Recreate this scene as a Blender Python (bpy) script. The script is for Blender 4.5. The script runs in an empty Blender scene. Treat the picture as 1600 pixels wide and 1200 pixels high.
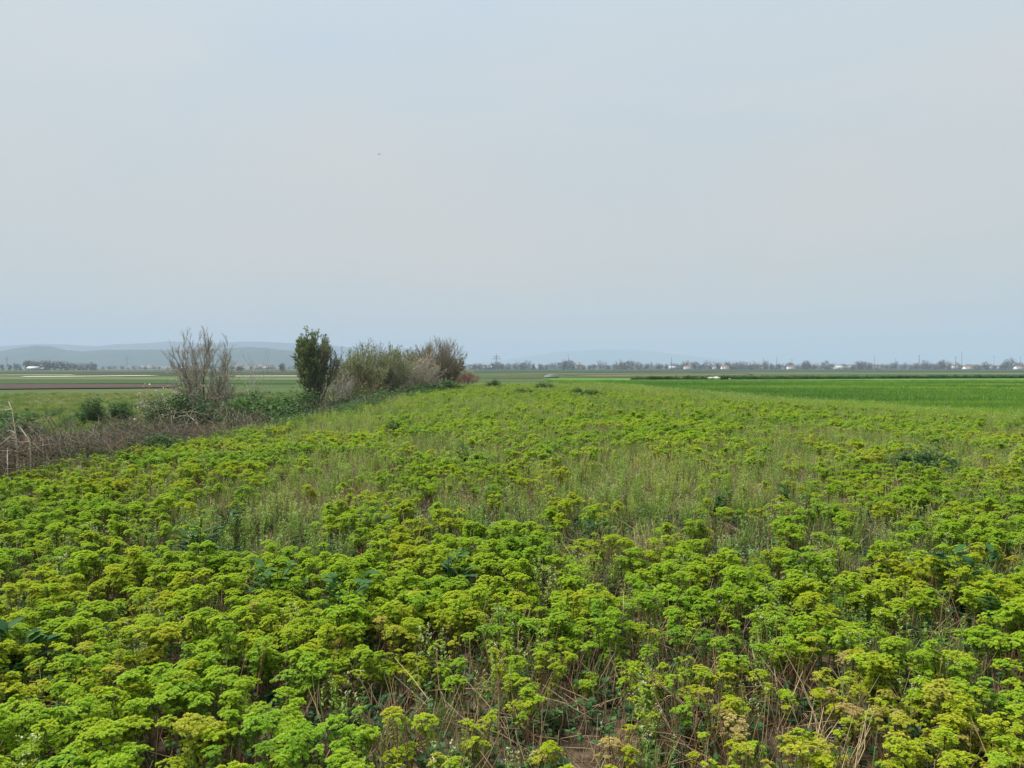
import bpy, math, random
import numpy as np
from mathutils import noise as mnoise, Vector

# ------------------------------------------------------------------ camera, sky, sun, exposure
scene = bpy.context.scene
C = scene.collection
EYE = 1.7
F = 1218.0                      # focal length in photo pixels (1600 wide)
HOR = 575.0

cam_d = bpy.data.cameras.new('camera')
cam_d.sensor_width = 36.0
cam_d.lens = 36.0 * F / 1600.0
cam_d.clip_start = 0.05
cam_d.clip_end = 30000
cam = bpy.data.objects.new('camera', cam_d)
C.objects.link(cam)
cam.location = (0, 0, EYE)
cam.rotation_euler = (math.radians(90) - math.atan(25.0 / F), 0, 0)
scene.camera = cam

SUN_EL = math.radians(58)
SUN_AZ = math.radians(-75)      # measured from +Y (ahead) towards +X; negative = ahead to the left
world = bpy.data.worlds.new('World')
scene.world = world
world.use_nodes = True
wn, wl = world.node_tree.nodes, world.node_tree.links
wn.clear()
w_out = wn.new('ShaderNodeOutputWorld')
w_bg = wn.new('ShaderNodeBackground')
w_sky = wn.new('ShaderNodeTexSky')
w_sky.sky_type = 'NISHITA'
w_sky.sun_disc = False
w_sky.sun_elevation = SUN_EL
w_sky.sun_rotation = SUN_AZ
w_sky.dust_density = 4.0
w_sky.air_density = 1.5
# a veil of high cloud over the clear sky: smooth gradient with faint broad patches
w_tc = wn.new('ShaderNodeTexCoord')
w_sep = wn.new('ShaderNodeSeparateXYZ')
wl.new(w_tc.outputs['Generated'], w_sep.inputs[0])
w_ramp = wn.new('ShaderNodeValToRGB')
wl.new(w_sep.outputs['Z'], w_ramp.inputs[0])
cr = w_ramp.color_ramp
cr.elements[0].position = 0.0
cr.elements[0].color = (4.55, 4.7, 4.6, 1)
cr.elements[1].position = 0.5
cr.elements[1].color = (4.7, 5.35, 5.9, 1)
e = cr.elements.new(0.10); e.color = (4.5, 4.65, 4.6, 1)
e = cr.elements.new(0.25); e.color = (4.5, 4.8, 4.95, 1)
e = cr.elements.new(1.0); e.color = (5.6, 6.3, 6.7, 1)
w_map = wn.new('ShaderNodeMapping')
w_map.inputs['Scale'].default_value = (1.0, 1.0, 3.2)
wl.new(w_tc.outputs['Generated'], w_map.inputs[0])
w_noise = wn.new('ShaderNodeTexNoise')
w_noise.inputs['Scale'].default_value = 1.7
w_noise.inputs['Detail'].default_value = 3.0
w_noise.inputs['Roughness'].default_value = 0.45
w_noise.inputs['Distortion'].default_value = 0.4
wl.new(w_map.outputs[0], w_noise.inputs['Vector'])
w_nr = wn.new('ShaderNodeValToRGB')
w_nr.color_ramp.elements[0].position = 0.3
w_nr.color_ramp.elements[0].color = (0.93, 0.985, 1.03, 1)
w_nr.color_ramp.elements[1].position = 0.72
w_nr.color_ramp.elements[1].color = (1.08, 1.025, 0.97, 1)
wl.new(w_noise.outputs['Fac'], w_nr.inputs[0])
w_mul = wn.new('ShaderNodeMix'); w_mul.data_type = 'RGBA'; w_mul.blend_type = 'MULTIPLY'
w_mul.inputs['Factor'].default_value = 1.0
wl.new(w_ramp.outputs[0], w_mul.inputs['A'])
wl.new(w_nr.outputs[0], w_mul.inputs['B'])
w_mix = wn.new('ShaderNodeMix'); w_mix.data_type = 'RGBA'
w_mix.inputs['Factor'].default_value = 0.93
wl.new(w_sky.outputs[0], w_mix.inputs['A'])
wl.new(w_mul.outputs['Result'], w_mix.inputs['B'])
wl.new(w_mix.outputs['Result'], w_bg.inputs['Color'])
w_bg.inputs['Strength'].default_value = 0.06
wl.new(w_bg.outputs[0], w_out.inputs[0])

sun_d = bpy.data.lights.new('sun', 'SUN')
sun_d.energy = 3.0
sun_d.angle = math.radians(24)
sun_d.color = (1.0, 0.95, 0.86)
sun = bpy.data.objects.new('sun', sun_d)
C.objects.link(sun)
sdir = Vector((math.sin(SUN_AZ) * math.cos(SUN_EL), math.cos(SUN_AZ) * math.cos(SUN_EL), math.sin(SUN_EL)))
sun.rotation_euler = sdir.to_track_quat('Z', 'Y').to_euler()
sun.location = sdir * 50

vs = scene.view_settings
vs.view_transform = 'Standard'
vs.look = 'None'
vs.exposure = 1.2
vs.gamma = 1.0
vs.use_curve_mapping = False
cy = scene.cycles
cy.max_bounces = 7
cy.diffuse_bounces = 3
cy.glossy_bounces = 1
cy.transmission_bounces = 3
cy.transparent_max_bounces = 4
cy.volume_bounces = 2
cy.use_denoising = True
cy.caustics_reflective = False
cy.caustics_refractive = False
scene.render.film_transparent = False

# ------------------------------------------------------------------ helpers
rng = random.Random(11)
nrng = np.random.default_rng(5)

def tag(o, label=None, cat=None, group=None, kind=None):
    if label: o['label'] = label
    if cat: o['category'] = cat
    if group: o['group'] = group
    if kind: o['kind'] = kind
    return o

def sm(a, b, x):
    t = min(1.0, max(0.0, (x - a) / (b - a)))
    return t * t * (3 - 2 * t)

def fbm(x, y, s, seed=0.0):
    return mnoise.noise(Vector((x * s, y * s, seed))) * 0.65 + mnoise.noise(Vector((x * s * 2.3, y * s * 2.3, seed + 7.7))) * 0.35

class MB:
    """Collects quads with a per-vertex tone and a material index."""
    def __init__(self):
        self.V, self.Q, self.A, self.M = [], [], [], []
        self.n = 0
    def add(self, V, Q, a=0.5, m=0):
        V = np.asarray(V, dtype=np.float64).reshape(-1, 3)
        Q = np.asarray(Q, dtype=np.int64).reshape(-1, 4)
        self.V.append(V); self.Q.append(Q + self.n)
        self.A.append(np.full(len(V), a) if np.isscalar(a) else np.asarray(a, dtype=np.float64))
        self.M.append(np.full(len(Q), m))
        self.n += len(V)
    def arrays(self):
        if not self.V:
            return np.zeros((0, 3)), np.zeros((0, 4), int), np.zeros(0), np.zeros(0, int)
        return np.concatenate(self.V), np.concatenate(self.Q), np.concatenate(self.A), np.concatenate(self.M)
    def merge(self, other, M3=None, off=(0, 0, 0), m=None):
        V, Q, A, M = other.arrays() if isinstance(other, MB) else other
        if M3 is not None: V = V @ np.asarray(M3).T
        V = V + np.asarray(off)
        self.V.append(V); self.Q.append(Q + self.n); self.A.append(A)
        self.M.append(M if m is None else np.full(len(Q), m))
        self.n += len(V)
    def mesh(self, name, mats, smooth=False):
        V, Q, A, M = self.arrays()
        me = bpy.data.meshes.new(name)
        me.vertices.add(len(V)); me.vertices.foreach_set('co', V.astype(np.float32).ravel())
        me.loops.add(len(Q) * 4); me.loops.foreach_set('vertex_index', Q.astype(np.int32).ravel())
        me.polygons.add(len(Q))
        me.polygons.foreach_set('loop_start', np.arange(0, len(Q) * 4, 4, dtype=np.int32))
        for mt in mats: me.materials.append(mt)
        me.polygons.foreach_set('material_index', M.astype(np.int32))
        if smooth: me.polygons.foreach_set('use_smooth', np.ones(len(Q), dtype=bool))
        at_ = me.attributes.new('tone', 'FLOAT', 'POINT')
        at_.data.foreach_set('value', A.astype(np.float32))
        me.update(calc_edges=True)
        return me
    def build(self, name, mats, parent=None, smooth=False, loc=(0, 0, 0)):
        o = bpy.data.objects.new(name, self.mesh(name, mats if isinstance(mats, (list, tuple)) else [mats], smooth))
        C.objects.link(o)
        o.location = loc
        if parent: o.parent = parent
        return o

def link_mesh(name, me, parent=None, loc=(0, 0, 0)):
    o = bpy.data.objects.new(name, me); C.objects.link(o); o.location = loc
    if parent: o.parent = parent
    return o

def empty(name, loc, rz=0.0, s=1.0):
    o = bpy.data.objects.new(name, None); C.objects.link(o)
    o.empty_display_size = 0.2
    o.location = loc; o.rotation_euler = (0, 0, rz); o.scale = (s, s, s)
    return o

def norm(v):
    v = np.asarray(v, float); l = np.linalg.norm(v)
    return v / l if l > 1e-9 else np.array([0, 0, 1.0])

def frame(d):
    d = norm(d)
    a = np.array([0, 0, 1.0]) if abs(d[2]) < 0.9 else np.array([1.0, 0, 0])
    u = norm(np.cross(a, d)); v = np.cross(d, u)
    return u, v, d

def tube(mb, pts, radii, k=4, a=0.5, m=0, cap=True):
    pts = np.asarray(pts, float); n = len(pts)
    ang = np.arange(k) * 2 * math.pi / k
    ca, sa = np.cos(ang), np.sin(ang)
    V = []
    for i in range(n):
        d = pts[min(i + 1, n - 1)] - pts[max(i - 1, 0)]
        u, v, _ = frame(d)
        V.append(pts[i] + radii[i] * (ca[:, None] * u + sa[:, None] * v))
    V = np.concatenate(V)
    Q = []
    for i in range(n - 1):
        for j in range(k):
            j2 = (j + 1) % k
            Q.append((i * k + j, i * k + j2, (i + 1) * k + j2, (i + 1) * k + j))
    if cap and k == 4:
        b = (n - 1) * k
        Q.append((b, b + 1, b + 2, b + 3)); Q.append((3, 2, 1, 0))
    mb.add(V, Q, a, m)

def box(mb, x0, x1, y0, y1, z0, z1, a=0.5, m=0):
    V = [(x0, y0, z0), (x1, y0, z0), (x1, y1, z0), (x0, y1, z0), (x0, y0, z1), (x1, y0, z1), (x1, y1, z1), (x0, y1, z1)]
    Q = [(0, 3, 2, 1), (4, 5, 6, 7), (0, 1, 5, 4), (1, 2, 6, 5), (2, 3, 7, 6), (3, 0, 4, 7)]
    mb.add(V, Q, a, m)

def rotz(a):
    c, s = math.cos(a), math.sin(a)
    return np.array([[c, -s, 0], [s, c, 0], [0, 0, 1.0]])

# a folded leaf of two quads along +x, unit length, and a cheap kite of one quad
LEAF = np.array([(0, 0, 0), (0.40, 0.34, 0.08), (0.82, 0.30, 0.03), (1.0, 0, -0.05), (0.82, -0.30, 0.03), (0.40, -0.34, 0.08)])
LEAF_Q = np.array([(0, 3, 2, 1), (0, 5, 4, 3)])
KITE = np.array([(0, 0, 0), (0.55, 0.40, 0.10), (1.0, 0, 0.0), (0.55, -0.40, 0.10)])
KITE_Q = np.array([(0, 3, 2, 1)])

def leaf(mb, p, d, up, L, W=1.0, a=0.5, m=0, kite=False):
    d = norm(d)
    s = np.cross(up, d)
    if np.linalg.norm(s) < 1e-4: s = np.cross([1.0, 0.2, 0], d)
    s = norm(s); n = np.cross(d, s)
    T = KITE if kite else LEAF
    V = p + L * (T[:, :1] * d + W * T[:, 1:2] * s + T[:, 2:3] * n)
    mb.add(V, KITE_Q if kite else LEAF_Q, a, m)

# ------------------------------------------------------------------ materials
def nodes(name):
    m = bpy.data.materials.new(name); m.use_nodes = True
    nt = m.node_tree; nt.nodes.clear()
    return m, nt.nodes, nt.links

def ramp(N, pts):
    r = N.new('ShaderNodeValToRGB'); el = r.color_ramp.elements
    el[0].position, el[0].color = pts[0][0], (*pts[0][1], 1)
    el[1].position, el[1].color = pts[-1][0], (*pts[-1][1], 1)
    for p, c in pts[1:-1]:
        e = el.new(p); e.color = (*c, 1)
    return r

def leaf_mat(name, pts, transl=0.3, rough=0.5, tone_amt=0.5, tone_cols=None, spec=0.3):
    """colour from a per-plant tint, shifted by the leaf's own tone (young to old)"""
    m, N, L = nodes(name)
    out = N.new('ShaderNodeOutputMaterial')
    tint = N.new('ShaderNodeAttribute'); tint.attribute_type = 'INSTANCER'; tint.attribute_name = 'tint'
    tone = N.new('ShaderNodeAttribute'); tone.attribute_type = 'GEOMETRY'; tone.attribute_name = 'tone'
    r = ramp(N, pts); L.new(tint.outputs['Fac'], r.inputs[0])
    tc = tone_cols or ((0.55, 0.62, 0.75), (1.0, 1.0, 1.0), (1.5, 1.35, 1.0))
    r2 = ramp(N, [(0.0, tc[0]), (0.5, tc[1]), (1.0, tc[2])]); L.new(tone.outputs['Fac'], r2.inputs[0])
    mx = N.new('ShaderNodeMix'); mx.data_type = 'RGBA'; mx.blend_type = 'MULTIPLY'; mx.inputs['Factor'].default_value = 1.0
    L.new(r.outputs[0], mx.inputs['A']); L.new(r2.outputs[0], mx.inputs['B'])
    p = N.new('ShaderNodeBsdfPrincipled'); p.inputs['Roughness'].default_value = rough
    p.inputs['Specular IOR Level'].default_value = spec
    L.new(mx.outputs['Result'], p.inputs['Base Color'])
    t = N.new('ShaderNodeBsdfTranslucent')
    tm = N.new('ShaderNodeMix'); tm.data_type = 'RGBA'; tm.blend_type = 'MULTIPLY'; tm.inputs['Factor'].default_value = 1.0
    tm.inputs['B'].default_value = (1.3, 1.25, 0.6, 1)
    L.new(mx.outputs['Result'], tm.inputs['A']); L.new(tm.outputs['Result'], t.inputs['Color'])
    ms = N.new('ShaderNodeMixShader'); ms.inputs[0].default_value = transl
    L.new(p.outputs[0], ms.inputs[1]); L.new(t.outputs[0], ms.inputs[2])
    L.new(ms.outputs[0], out.inputs[0])
    return m

def plain_mat(name, c0, c1, scale=8.0, rough=0.85, detail=4.0, obj_coords=True, bump=0.0, spec=0.2):
    m, N, L = nodes(name)
    out = N.new('ShaderNodeOutputMaterial'); p = N.new('ShaderNodeBsdfPrincipled')
    p.inputs['Roughness'].default_value = rough; p.inputs['Specular IOR Level'].default_value = spec
    tc = N.new('ShaderNodeTexCoord'); nz = N.new('ShaderNodeTexNoise')
    nz.inputs['Scale'].default_value = scale; nz.inputs['Detail'].default_value = detail
    L.new(tc.outputs['Object'], nz.inputs['Vector'])
    r = ramp(N, [(0.3, c0), (0.7, c1)]); L.new(nz.outputs['Fac'], r.inputs[0])
    L.new(r.outputs[0], p.inputs['Base Color'])
    if bump:
        b = N.new('ShaderNodeBump'); b.inputs['Strength'].default_value = bump
        L.new(nz.outputs['Fac'], b.inputs['Height']); L.new(b.outputs[0], p.inputs['Normal'])
    L.new(p.outputs[0], out.inputs[0])
    return m

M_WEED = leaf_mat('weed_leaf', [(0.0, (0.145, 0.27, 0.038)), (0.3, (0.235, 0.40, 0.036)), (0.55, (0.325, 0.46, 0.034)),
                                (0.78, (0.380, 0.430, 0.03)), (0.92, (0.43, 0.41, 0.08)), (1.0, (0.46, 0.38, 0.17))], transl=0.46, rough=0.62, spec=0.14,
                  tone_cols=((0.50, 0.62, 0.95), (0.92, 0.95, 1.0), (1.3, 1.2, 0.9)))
M_STEM = leaf_mat('weed_stem', [(0.0, (0.13, 0.065, 0.035)), (0.5, (0.20, 0.105, 0.06)), (1.0, (0.33, 0.22, 0.12))], transl=0.0, rough=0.6)
M_GRASS = leaf_mat('grass_blade', [(0.0, (0.06, 0.12, 0.04)), (0.35, (0.11, 0.19, 0.05)), (0.6, (0.185, 0.255, 0.085)),
                                   (0.8, (0.26, 0.285, 0.14)), (1.0, (0.37, 0.32, 0.20))], transl=0.35, spec=0.15)
M_CRESS = leaf_mat('cress_leaf', [(0.0, (0.10, 0.19, 0.045)), (0.4, (0.18, 0.30, 0.06)), (0.7, (0.27, 0.37, 0.085)), (1.0, (0.36, 0.39, 0.14))], transl=0.4, spec=0.12)
M_WHEAT = leaf_mat('wheat_blade', [(0.0, (0.05, 0.13, 0.026)), (0.5, (0.105, 0.22, 0.028)), (1.0, (0.22, 0.33, 0.035))], transl=0.35, spec=0.15)
M_DRY = leaf_mat('dry_stalk', [(0.0, (0.12, 0.075, 0.05)), (0.5, (0.25, 0.17, 0.105)), (1.0, (0.46, 0.38, 0.25))], transl=0.0, rough=0.8)
M_TANGLE = leaf_mat('dry_bramble', [(0.0, (0.085, 0.065, 0.05)), (0.5, (0.19, 0.155, 0.115)), (1.0, (0.36, 0.315, 0.235))], transl=0.0, rough=0.8)
M_BROAD = leaf_mat('broad_leaf', [(0.0, (0.02, 0.065, 0.022)), (0.5, (0.04, 0.11, 0.035)), (1.0, (0.085, 0.17, 0.05))], transl=0.25, rough=0.6, spec=0.12)
M_FLOWER = leaf_mat('white_petal', [(0.0, (0.45, 0.48, 0.30)), (1.0, (0.66, 0.66, 0.54))], transl=0.25,
                    tone_cols=((0.9, 0.9, 0.9), (1, 1, 1), (1, 1, 1)))
M_LILAC = leaf_mat('lilac_petal', [(0.0, (0.34, 0.30, 0.42)), (1.0, (0.52, 0.48, 0.58))], transl=0.25,
                   tone_cols=((0.9, 0.9, 0.9), (1, 1, 1), (1, 1, 1)))
M_WILLOW = leaf_mat('willow_leaf', [(0.0, (0.09, 0.145, 0.07)), (0.5, (0.165, 0.215, 0.105)), (1.0, (0.27, 0.29, 0.16))], transl=0.25)
M_OLIVE = leaf_mat('olive_leaf', [(0.0, (0.11, 0.115, 0.05)), (0.5, (0.15, 0.155, 0.06)), (1.0, (0.20, 0.19, 0.09))], transl=0.2)
M_BLOSSOM = leaf_mat('blossom', [(0.0, (0.42, 0.36, 0.31)), (0.5, (0.5, 0.45, 0.4)), (1.0, (0.58, 0.54, 0.48))], transl=0.2)
M_BARK = plain_mat('bark', (0.075, 0.06, 0.047), (0.17, 0.14, 0.11), 14.0, bump=0.4)
M_TWIG = plain_mat('twig', (0.17, 0.14, 0.10), (0.31, 0.26, 0.19), 9.0)
M_TWIGG = plain_mat('grey_twig', (0.26, 0.24, 0.195), (0.48, 0.445, 0.37), 9.0)
M_TWIGR = plain_mat('red_twig', (0.20, 0.10, 0.08), (0.32, 0.19, 0.15), 9.0)
M_BLEACH = plain_mat('bleached_wood', (0.33, 0.27, 0.20), (0.52, 0.46, 0.37), 22.0)
M_FARTREE = leaf_mat('far_foliage', [(0.0, (0.05, 0.065, 0.04)), (0.5, (0.085, 0.085, 0.06)), (1.0, (0.13, 0.12, 0.09))], transl=0.1)

# ------------------------------------------------------------------ terrain
def interp(tab, y):
    if y <= tab[0][0]: return tab[0][1]
    for (a, b), (c, d) in zip(tab, tab[1:]):
        if y <= c: return b + (d - b) * (y - a) / (c - a)
    return tab[-1][1]
XL = [(0, -7.9), (11, -7.2), (17, -6.6), (22, -6.0), (40, -5.4), (58, -4.9), (80, -4.5), (150, -3.0)]
XR = [(0, 26), (10, 22.5), (23, 15.5), (40, 12), (60, 9.5), (100, 7), (160, 4)]
def xl(y): return interp(XL, y)
def xr(y): return interp(XR, y)
BASE = -0.3
def H(x, y):
    u = xl(y) - x
    v = x - xr(y)
    z = 0.0
    if u > 0:
        z = -0.85 * sm(0, 2.4, u) + 0.50 * sm(3.6, 8.0, u)
    elif v > -2:
        z = -0.18 * sm(-2, 5, v)
    if y < 60 and abs(x) < 30:
        z += 0.045 * fbm(x, y, 0.9) + 0.02 * fbm(x, y, 4.0, 3.0)
    f = sm(75, 130, y)
    g = sm(60, 160, abs(x))
    z = z * (1 - f) + BASE * f
    return z * (1 - g) + BASE * g

def axis(segs):
    out = [segs[0][0]]
    for a, b, s in segs:
        n = max(1, int(round((b - a) / s)))
        for i in range(1, n + 1): out.append(a + (b - a) * i / n)
    return out
xs = axis([(-9000, -2000, 1750), (-2000, -400, 400), (-400, -60, 34), (-60, -22, 2.5), (-22, 24, 0.4), (24, 60, 2.5), (60, 400, 34), (400, 2000, 400), (2000, 9000, 1750)])
ys = axis([(-9000, -400, 2150), (-400, -10, 39), (-10, 0, 1.0), (0, 20, 0.35), (20, 60, 0.9), (60, 140, 4), (140, 400, 26), (400, 2000, 200), (2000, 9000, 875)])
nx, ny = len(xs), len(ys)
GV = np.zeros((nx * ny, 3)); GA = np.zeros(nx * ny)
for j, y in enumerate(ys):
    for i, x in enumerate(xs):
        k = j * nx + i
        GV[k] = (x, y, H(x, y))
        u = xl(y) - x
        veg = 0.0
        if u > 4.5 or x > xr(y) or y > 75: veg = 1.0
        elif u > 3: veg = (u - 3) / 1.5
        GA[k] = veg
gi = np.arange(nx * ny).reshape(ny, nx)
GQ = np.stack([gi[:-1, :-1], gi[:-1, 1:], gi[1:, 1:], gi[1:, :-1]], -1).reshape(-1, 4)

def ground_mat():
    m, N, L = nodes('ground_earth')
    out = N.new('ShaderNodeOutputMaterial'); p = N.new('ShaderNodeBsdfPrincipled')
    p.inputs['Roughness'].default_value = 0.95; p.inputs['Specular IOR Level'].default_value = 0.1
    tc = N.new('ShaderNodeTexCoord')
    n1 = N.new('ShaderNodeTexNoise'); n1.inputs['Scale'].default_value = 7.0; n1.inputs['Detail'].default_value = 7.0
    n1.inputs['Roughness'].default_value = 0.7
    n2 = N.new('ShaderNodeTexNoise'); n2.inputs['Scale'].default_value = 0.05; n2.inputs['Detail'].default_value = 5.0
    for n in (n1, n2): L.new(tc.outputs['Object'], n.inputs['Vector'])
    soil = ramp(N, [(0.3, (0.035, 0.026, 0.018)), (0.48, (0.075, 0.055, 0.036)), (0.6, (0.15, 0.115, 0.07)), (0.75, (0.06, 0.075, 0.022))])
    L.new(n1.outputs['Fac'], soil.inputs[0])
    grass = ramp(N, [(0.3, (0.038, 0.07, 0.022)), (0.5, (0.056, 0.09, 0.026)), (0.7, (0.09, 0.105, 0.04))])
    L.new(n2.outputs['Fac'], grass.inputs[0])
    veg = N.new('ShaderNodeAttribute'); veg.attribute_name = 'tone'
    mx = N.new('ShaderNodeMix'); mx.data_type = 'RGBA'
    L.new(veg.outputs['Fac'], mx.inputs['Factor']); L.new(soil.outputs[0], mx.inputs['A']); L.new(grass.outputs[0], mx.inputs['B'])
    L.new(mx.outputs['Result'], p.inputs['Base Color'])
    b = N.new('ShaderNodeBump'); b.inputs['Strength'].default_value = 0.6; b.inputs['Distance'].default_value = 0.03
    L.new(n1.outputs['Fac'], b.inputs['Height']); L.new(b.outputs[0], p.inputs['Normal'])
    L.new(p.outputs[0], out.inputs[0])
    return m
gmb = MB(); gmb.add(GV, GQ, GA)
g = gmb.build('ground', ground_mat(), smooth=True); tag(g, 'flat earth and rough grass of the plain', 'ground', kind='structure')

# field strips: sheets over the ground, positioned by distance from the camera
def field_mat(name, cols, sx=0.02, sy=0.25, fine=1.2, amt=0.35):
    m, N, L = nodes(name)
    out = N.new('ShaderNodeOutputMaterial'); p = N.new('ShaderNodeBsdfPrincipled')
    p.inputs['Roughness'].default_value = 0.95; p.inputs['Specular IOR Level'].default_value = 0.08
    tc = N.new('ShaderNodeTexCoord'); mp = N.new('ShaderNodeMapping')
    mp.inputs['Scale'].default_value = (sx, sy, 1)
    L.new(tc.outputs['Object'], mp.inputs[0])
    n1 = N.new('ShaderNodeTexNoise'); n1.inputs['Scale'].default_value = 1.0; n1.inputs['Detail'].default_value = 6.0; n1.inputs['Roughness'].default_value = 0.6
    L.new(mp.outputs[0], n1.inputs['Vector'])
    n2 = N.new('ShaderNodeTexNoise'); n2.inputs['Scale'].default_value = fine; n2.inputs['Detail'].default_value = 5.0
    L.new(tc.outputs['Object'], n2.inputs['Vector'])
    ad = N.new('ShaderNodeMix'); ad.data_type = 'FLOAT'; ad.inputs['Factor'].default_value = amt
    L.new(n1.outputs['Fac'], ad.inputs['A']); L.new(n2.outputs['Fac'], ad.inputs['B'])
    k = len(cols)
    r = ramp(N, [(0.3 + 0.4 * i / (k - 1), c) for i, c in enumerate(cols)])
    L.new(ad.outputs['Result'], r.inputs[0]); L.new(r.outputs[0], p.inputs['Base Color'])
    L.new(p.outputs[0], out.inputs[0])
    return m
F_PLOUGH = field_mat('ploughed_soil', [(0.04, 0.03, 0.025), (0.062, 0.046, 0.037), (0.085, 0.066, 0.052)])
F_GREEN = field_mat('young_crop', [(0.024, 0.055, 0.018), (0.038, 0.078, 0.022), (0.062, 0.095, 0.032)])
F_WHEAT = field_mat('wheat_field', [(0.045, 0.115, 0.024), (0.075, 0.17, 0.026), (0.12, 0.215, 0.035)], 0.03, 0.16)
F_PALE = field_mat('pale_meadow', [(0.06, 0.09, 0.035), (0.09, 0.12, 0.048), (0.16, 0.165, 0.085)])
F_WHITE = field_mat('blossom_strip', [(0.15, 0.18, 0.08), (0.34, 0.35, 0.24), (0.52, 0.51, 0.42)])
F_OLIVE = field_mat('olive_meadow', [(0.036, 0.052, 0.022), (0.055, 0.07, 0.028), (0.09, 0.088, 0.04)])
F_STRAW = field_mat('straw_stubble', [(0.07, 0.075, 0.034), (0.105, 0.10, 0.05), (0.155, 0.135, 0.072)])
F_DARK = field_mat('dark_crop', [(0.022, 0.038, 0.02), (0.032, 0.052, 0.024), (0.05, 0.064, 0.03)])
EYEF = EYE - BASE
def dist(py): return EYEF * F / (py - HOR)
def field(name, quad, mat, label, lift=0.03):
    """quad: (px, py) corners of the sheet in the photo, turned into points on the plain"""
    mb = MB()
    pts = []
    for px, py in quad:
        d = dist(py); pts.append(((px - 800) / F * d, d, BASE + lift))
    # subdivide along the long side so the edge can waver a little
    a, b, c, d4 = [np.array(p) for p in pts]
    n = 24
    V = []
    for i in range(n + 1):
        t = i / n
        p, q = a + (b - a) * t, d4 + (c - d4) * t
        w = 0.012 * (q[1] - p[1])
        V.append(p + np.array([0, rng.uniform(-w, w), 0])); V.append(q + np.array([0, rng.uniform(-w, w) * 2, 0]))
    Q = [(2 * i, 2 * i + 2, 2 * i + 3, 2 * i + 1) for i in range(n)]
    mb.add(V, Q)
    o = mb.build(name, mat)
    return tag(o, label, 'field', kind='structure')

field('ploughed_field', [(-500, 612.5), (268, 606), (285, 600.3), (-500, 598.2)], F_PLOUGH, 'bare brown ploughed field at the left', 0.05)
field('green_field', [(-500, 598.0), (460, 600), (470, 595.5), (-500, 592.2)], F_GREEN, 'narrow bright green crop field behind the ploughed land', 0.04)
field('pale_field', [(-500, 592.0), (480, 594.5), (560, 590.0), (-500, 588.8)], F_PALE, 'pale yellow green meadow strip at the left', 0.05)
field('blossom_strip', [(30, 590.3), (250, 587.9), (230, 587.0), (40, 588.8)], F_WHITE, 'thin white flowering strip in the left fields', 0.14)
field('blossom_strip', [(330, 589.2), (520, 588.9), (520, 587.5), (340, 587.8)], F_WHITE, 'thin white strip behind the bare tree', 0.14)
field('blossom_strip', [(-300, 587.5), (120, 586.9), (110, 586.2), (-300, 586.8)], F_WHITE, 'far thin white strip at the left edge', 0.14)
field('dark_field', [(-800, 586.0), (560, 587.2), (560, 581.5), (-800, 581.5)], F_DARK, 'dark green distant crop field at the left', 0.06)
field('brown_field', [(130, 582.5), (470, 582.3), (470, 580.5), (140, 580.3)], F_PLOUGH, 'thin brown distant field at the left', 0.12)
field('far_green_field', [(-1200, 581.4), (700, 581.4), (760, 577.6), (-1200, 577.6)], F_OLIVE, 'hazy olive meadow below the hills', 0.08)
field('straw_field', [(740, 592.5), (1060, 589.6), (1060, 586.6), (760, 588.0)], F_OLIVE, 'olive meadow strip before the village', 0.05)
field('straw_field', [(940, 588.9), (1160, 586.9), (1180, 584.6), (880, 586.3)], F_STRAW, 'straw coloured stubble strip in the middle distance', 0.09)
field('straw_field', [(1170, 585.5), (2300, 585.8), (2300, 582.6), (1170, 582.8)], F_PALE, 'pale green and straw meadow beyond the hedge bank', 0.09)
field('pale_field', [(790, 585.9), (1080, 584.0), (1080, 582.9), (810, 584.3)], F_PALE, 'pale thin meadow strip in front of the village', 0.1)
field('brown_field', [(1120, 583.4), (1330, 583.3), (1330, 582.2), (1120, 582.3)], F_STRAW, 'thin brown strip in front of the village', 0.14)
field('far_green_field', [(740, 582.8), (2400, 582.3), (2400, 577.6), (740, 577.6)], F_DARK, 'hazy dark green field below the village', 0.07)

# wheat field to the right of the strip, following the terrain
wm = MB()
wy = axis([(2, 40, 2), (40, 150, 5)])
wx = [0, 1.5, 4, 8, 14, 24, 45, 90, 180]
V = []
for y in wy:
    for u in wx:
        x = xr(y) + 0.8 + u
        V.append((x, y, H(x, y) + 0.05))
n = len(wx)
Q = [(j * n + i, j * n + i + 1, (j + 1) * n + i + 1, (j + 1) * n + i) for j in range(len(wy) - 1) for i in range(n - 1)]
wm.add(V, Q)
tag(wm.build('wheat_field', F_WHEAT, smooth=True), 'broad deep green young wheat field at the right', 'field', kind='structure')

# ------------------------------------------------------------------ hills
def hills(name, prof, d, depth, mat, label):
    px = [p[0] for p in prof]
    X = np.linspace(px[0], px[-1], 150)
    mb = MB(); V = []
    rows = [0.0, 0.12, 0.25, 0.4, 0.6, 0.8, 1.0]
    shape = [0.0, 0.30, 0.62, 1.0, 0.86, 0.5, 0.0]
    for r, s in zip(rows, shape):
        y = d - 0.4 * depth + depth * r
        for q in X:
            top = EYE + (HOR - interp(prof, q)) / F * d
            h = max(0.0, top - BASE)
            wob = 1 + (0.12 * mnoise.noise(Vector((q * 0.02, r * 4, d * 0.01))) if r != 0.4 else 0.0)
            jit = 0.0 if r != 0.4 else 2.5 * mnoise.noise(Vector((q * 0.15, 0, d)))
            V.append(((q - 800) / F * y, y, BASE - 0.4 + (h * s * wob + jit * (h > 8))))
    n = len(X)
    Q = [(j * n + i, j * n + i + 1, (j + 1) * n + i + 1, (j + 1) * n + i) for j in range(len(rows) - 1) for i in range(n - 1)]
    mb.add(V, Q)
    tag(mb.build(name, mat, smooth=True), label, 'hills', kind='structure')
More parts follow.
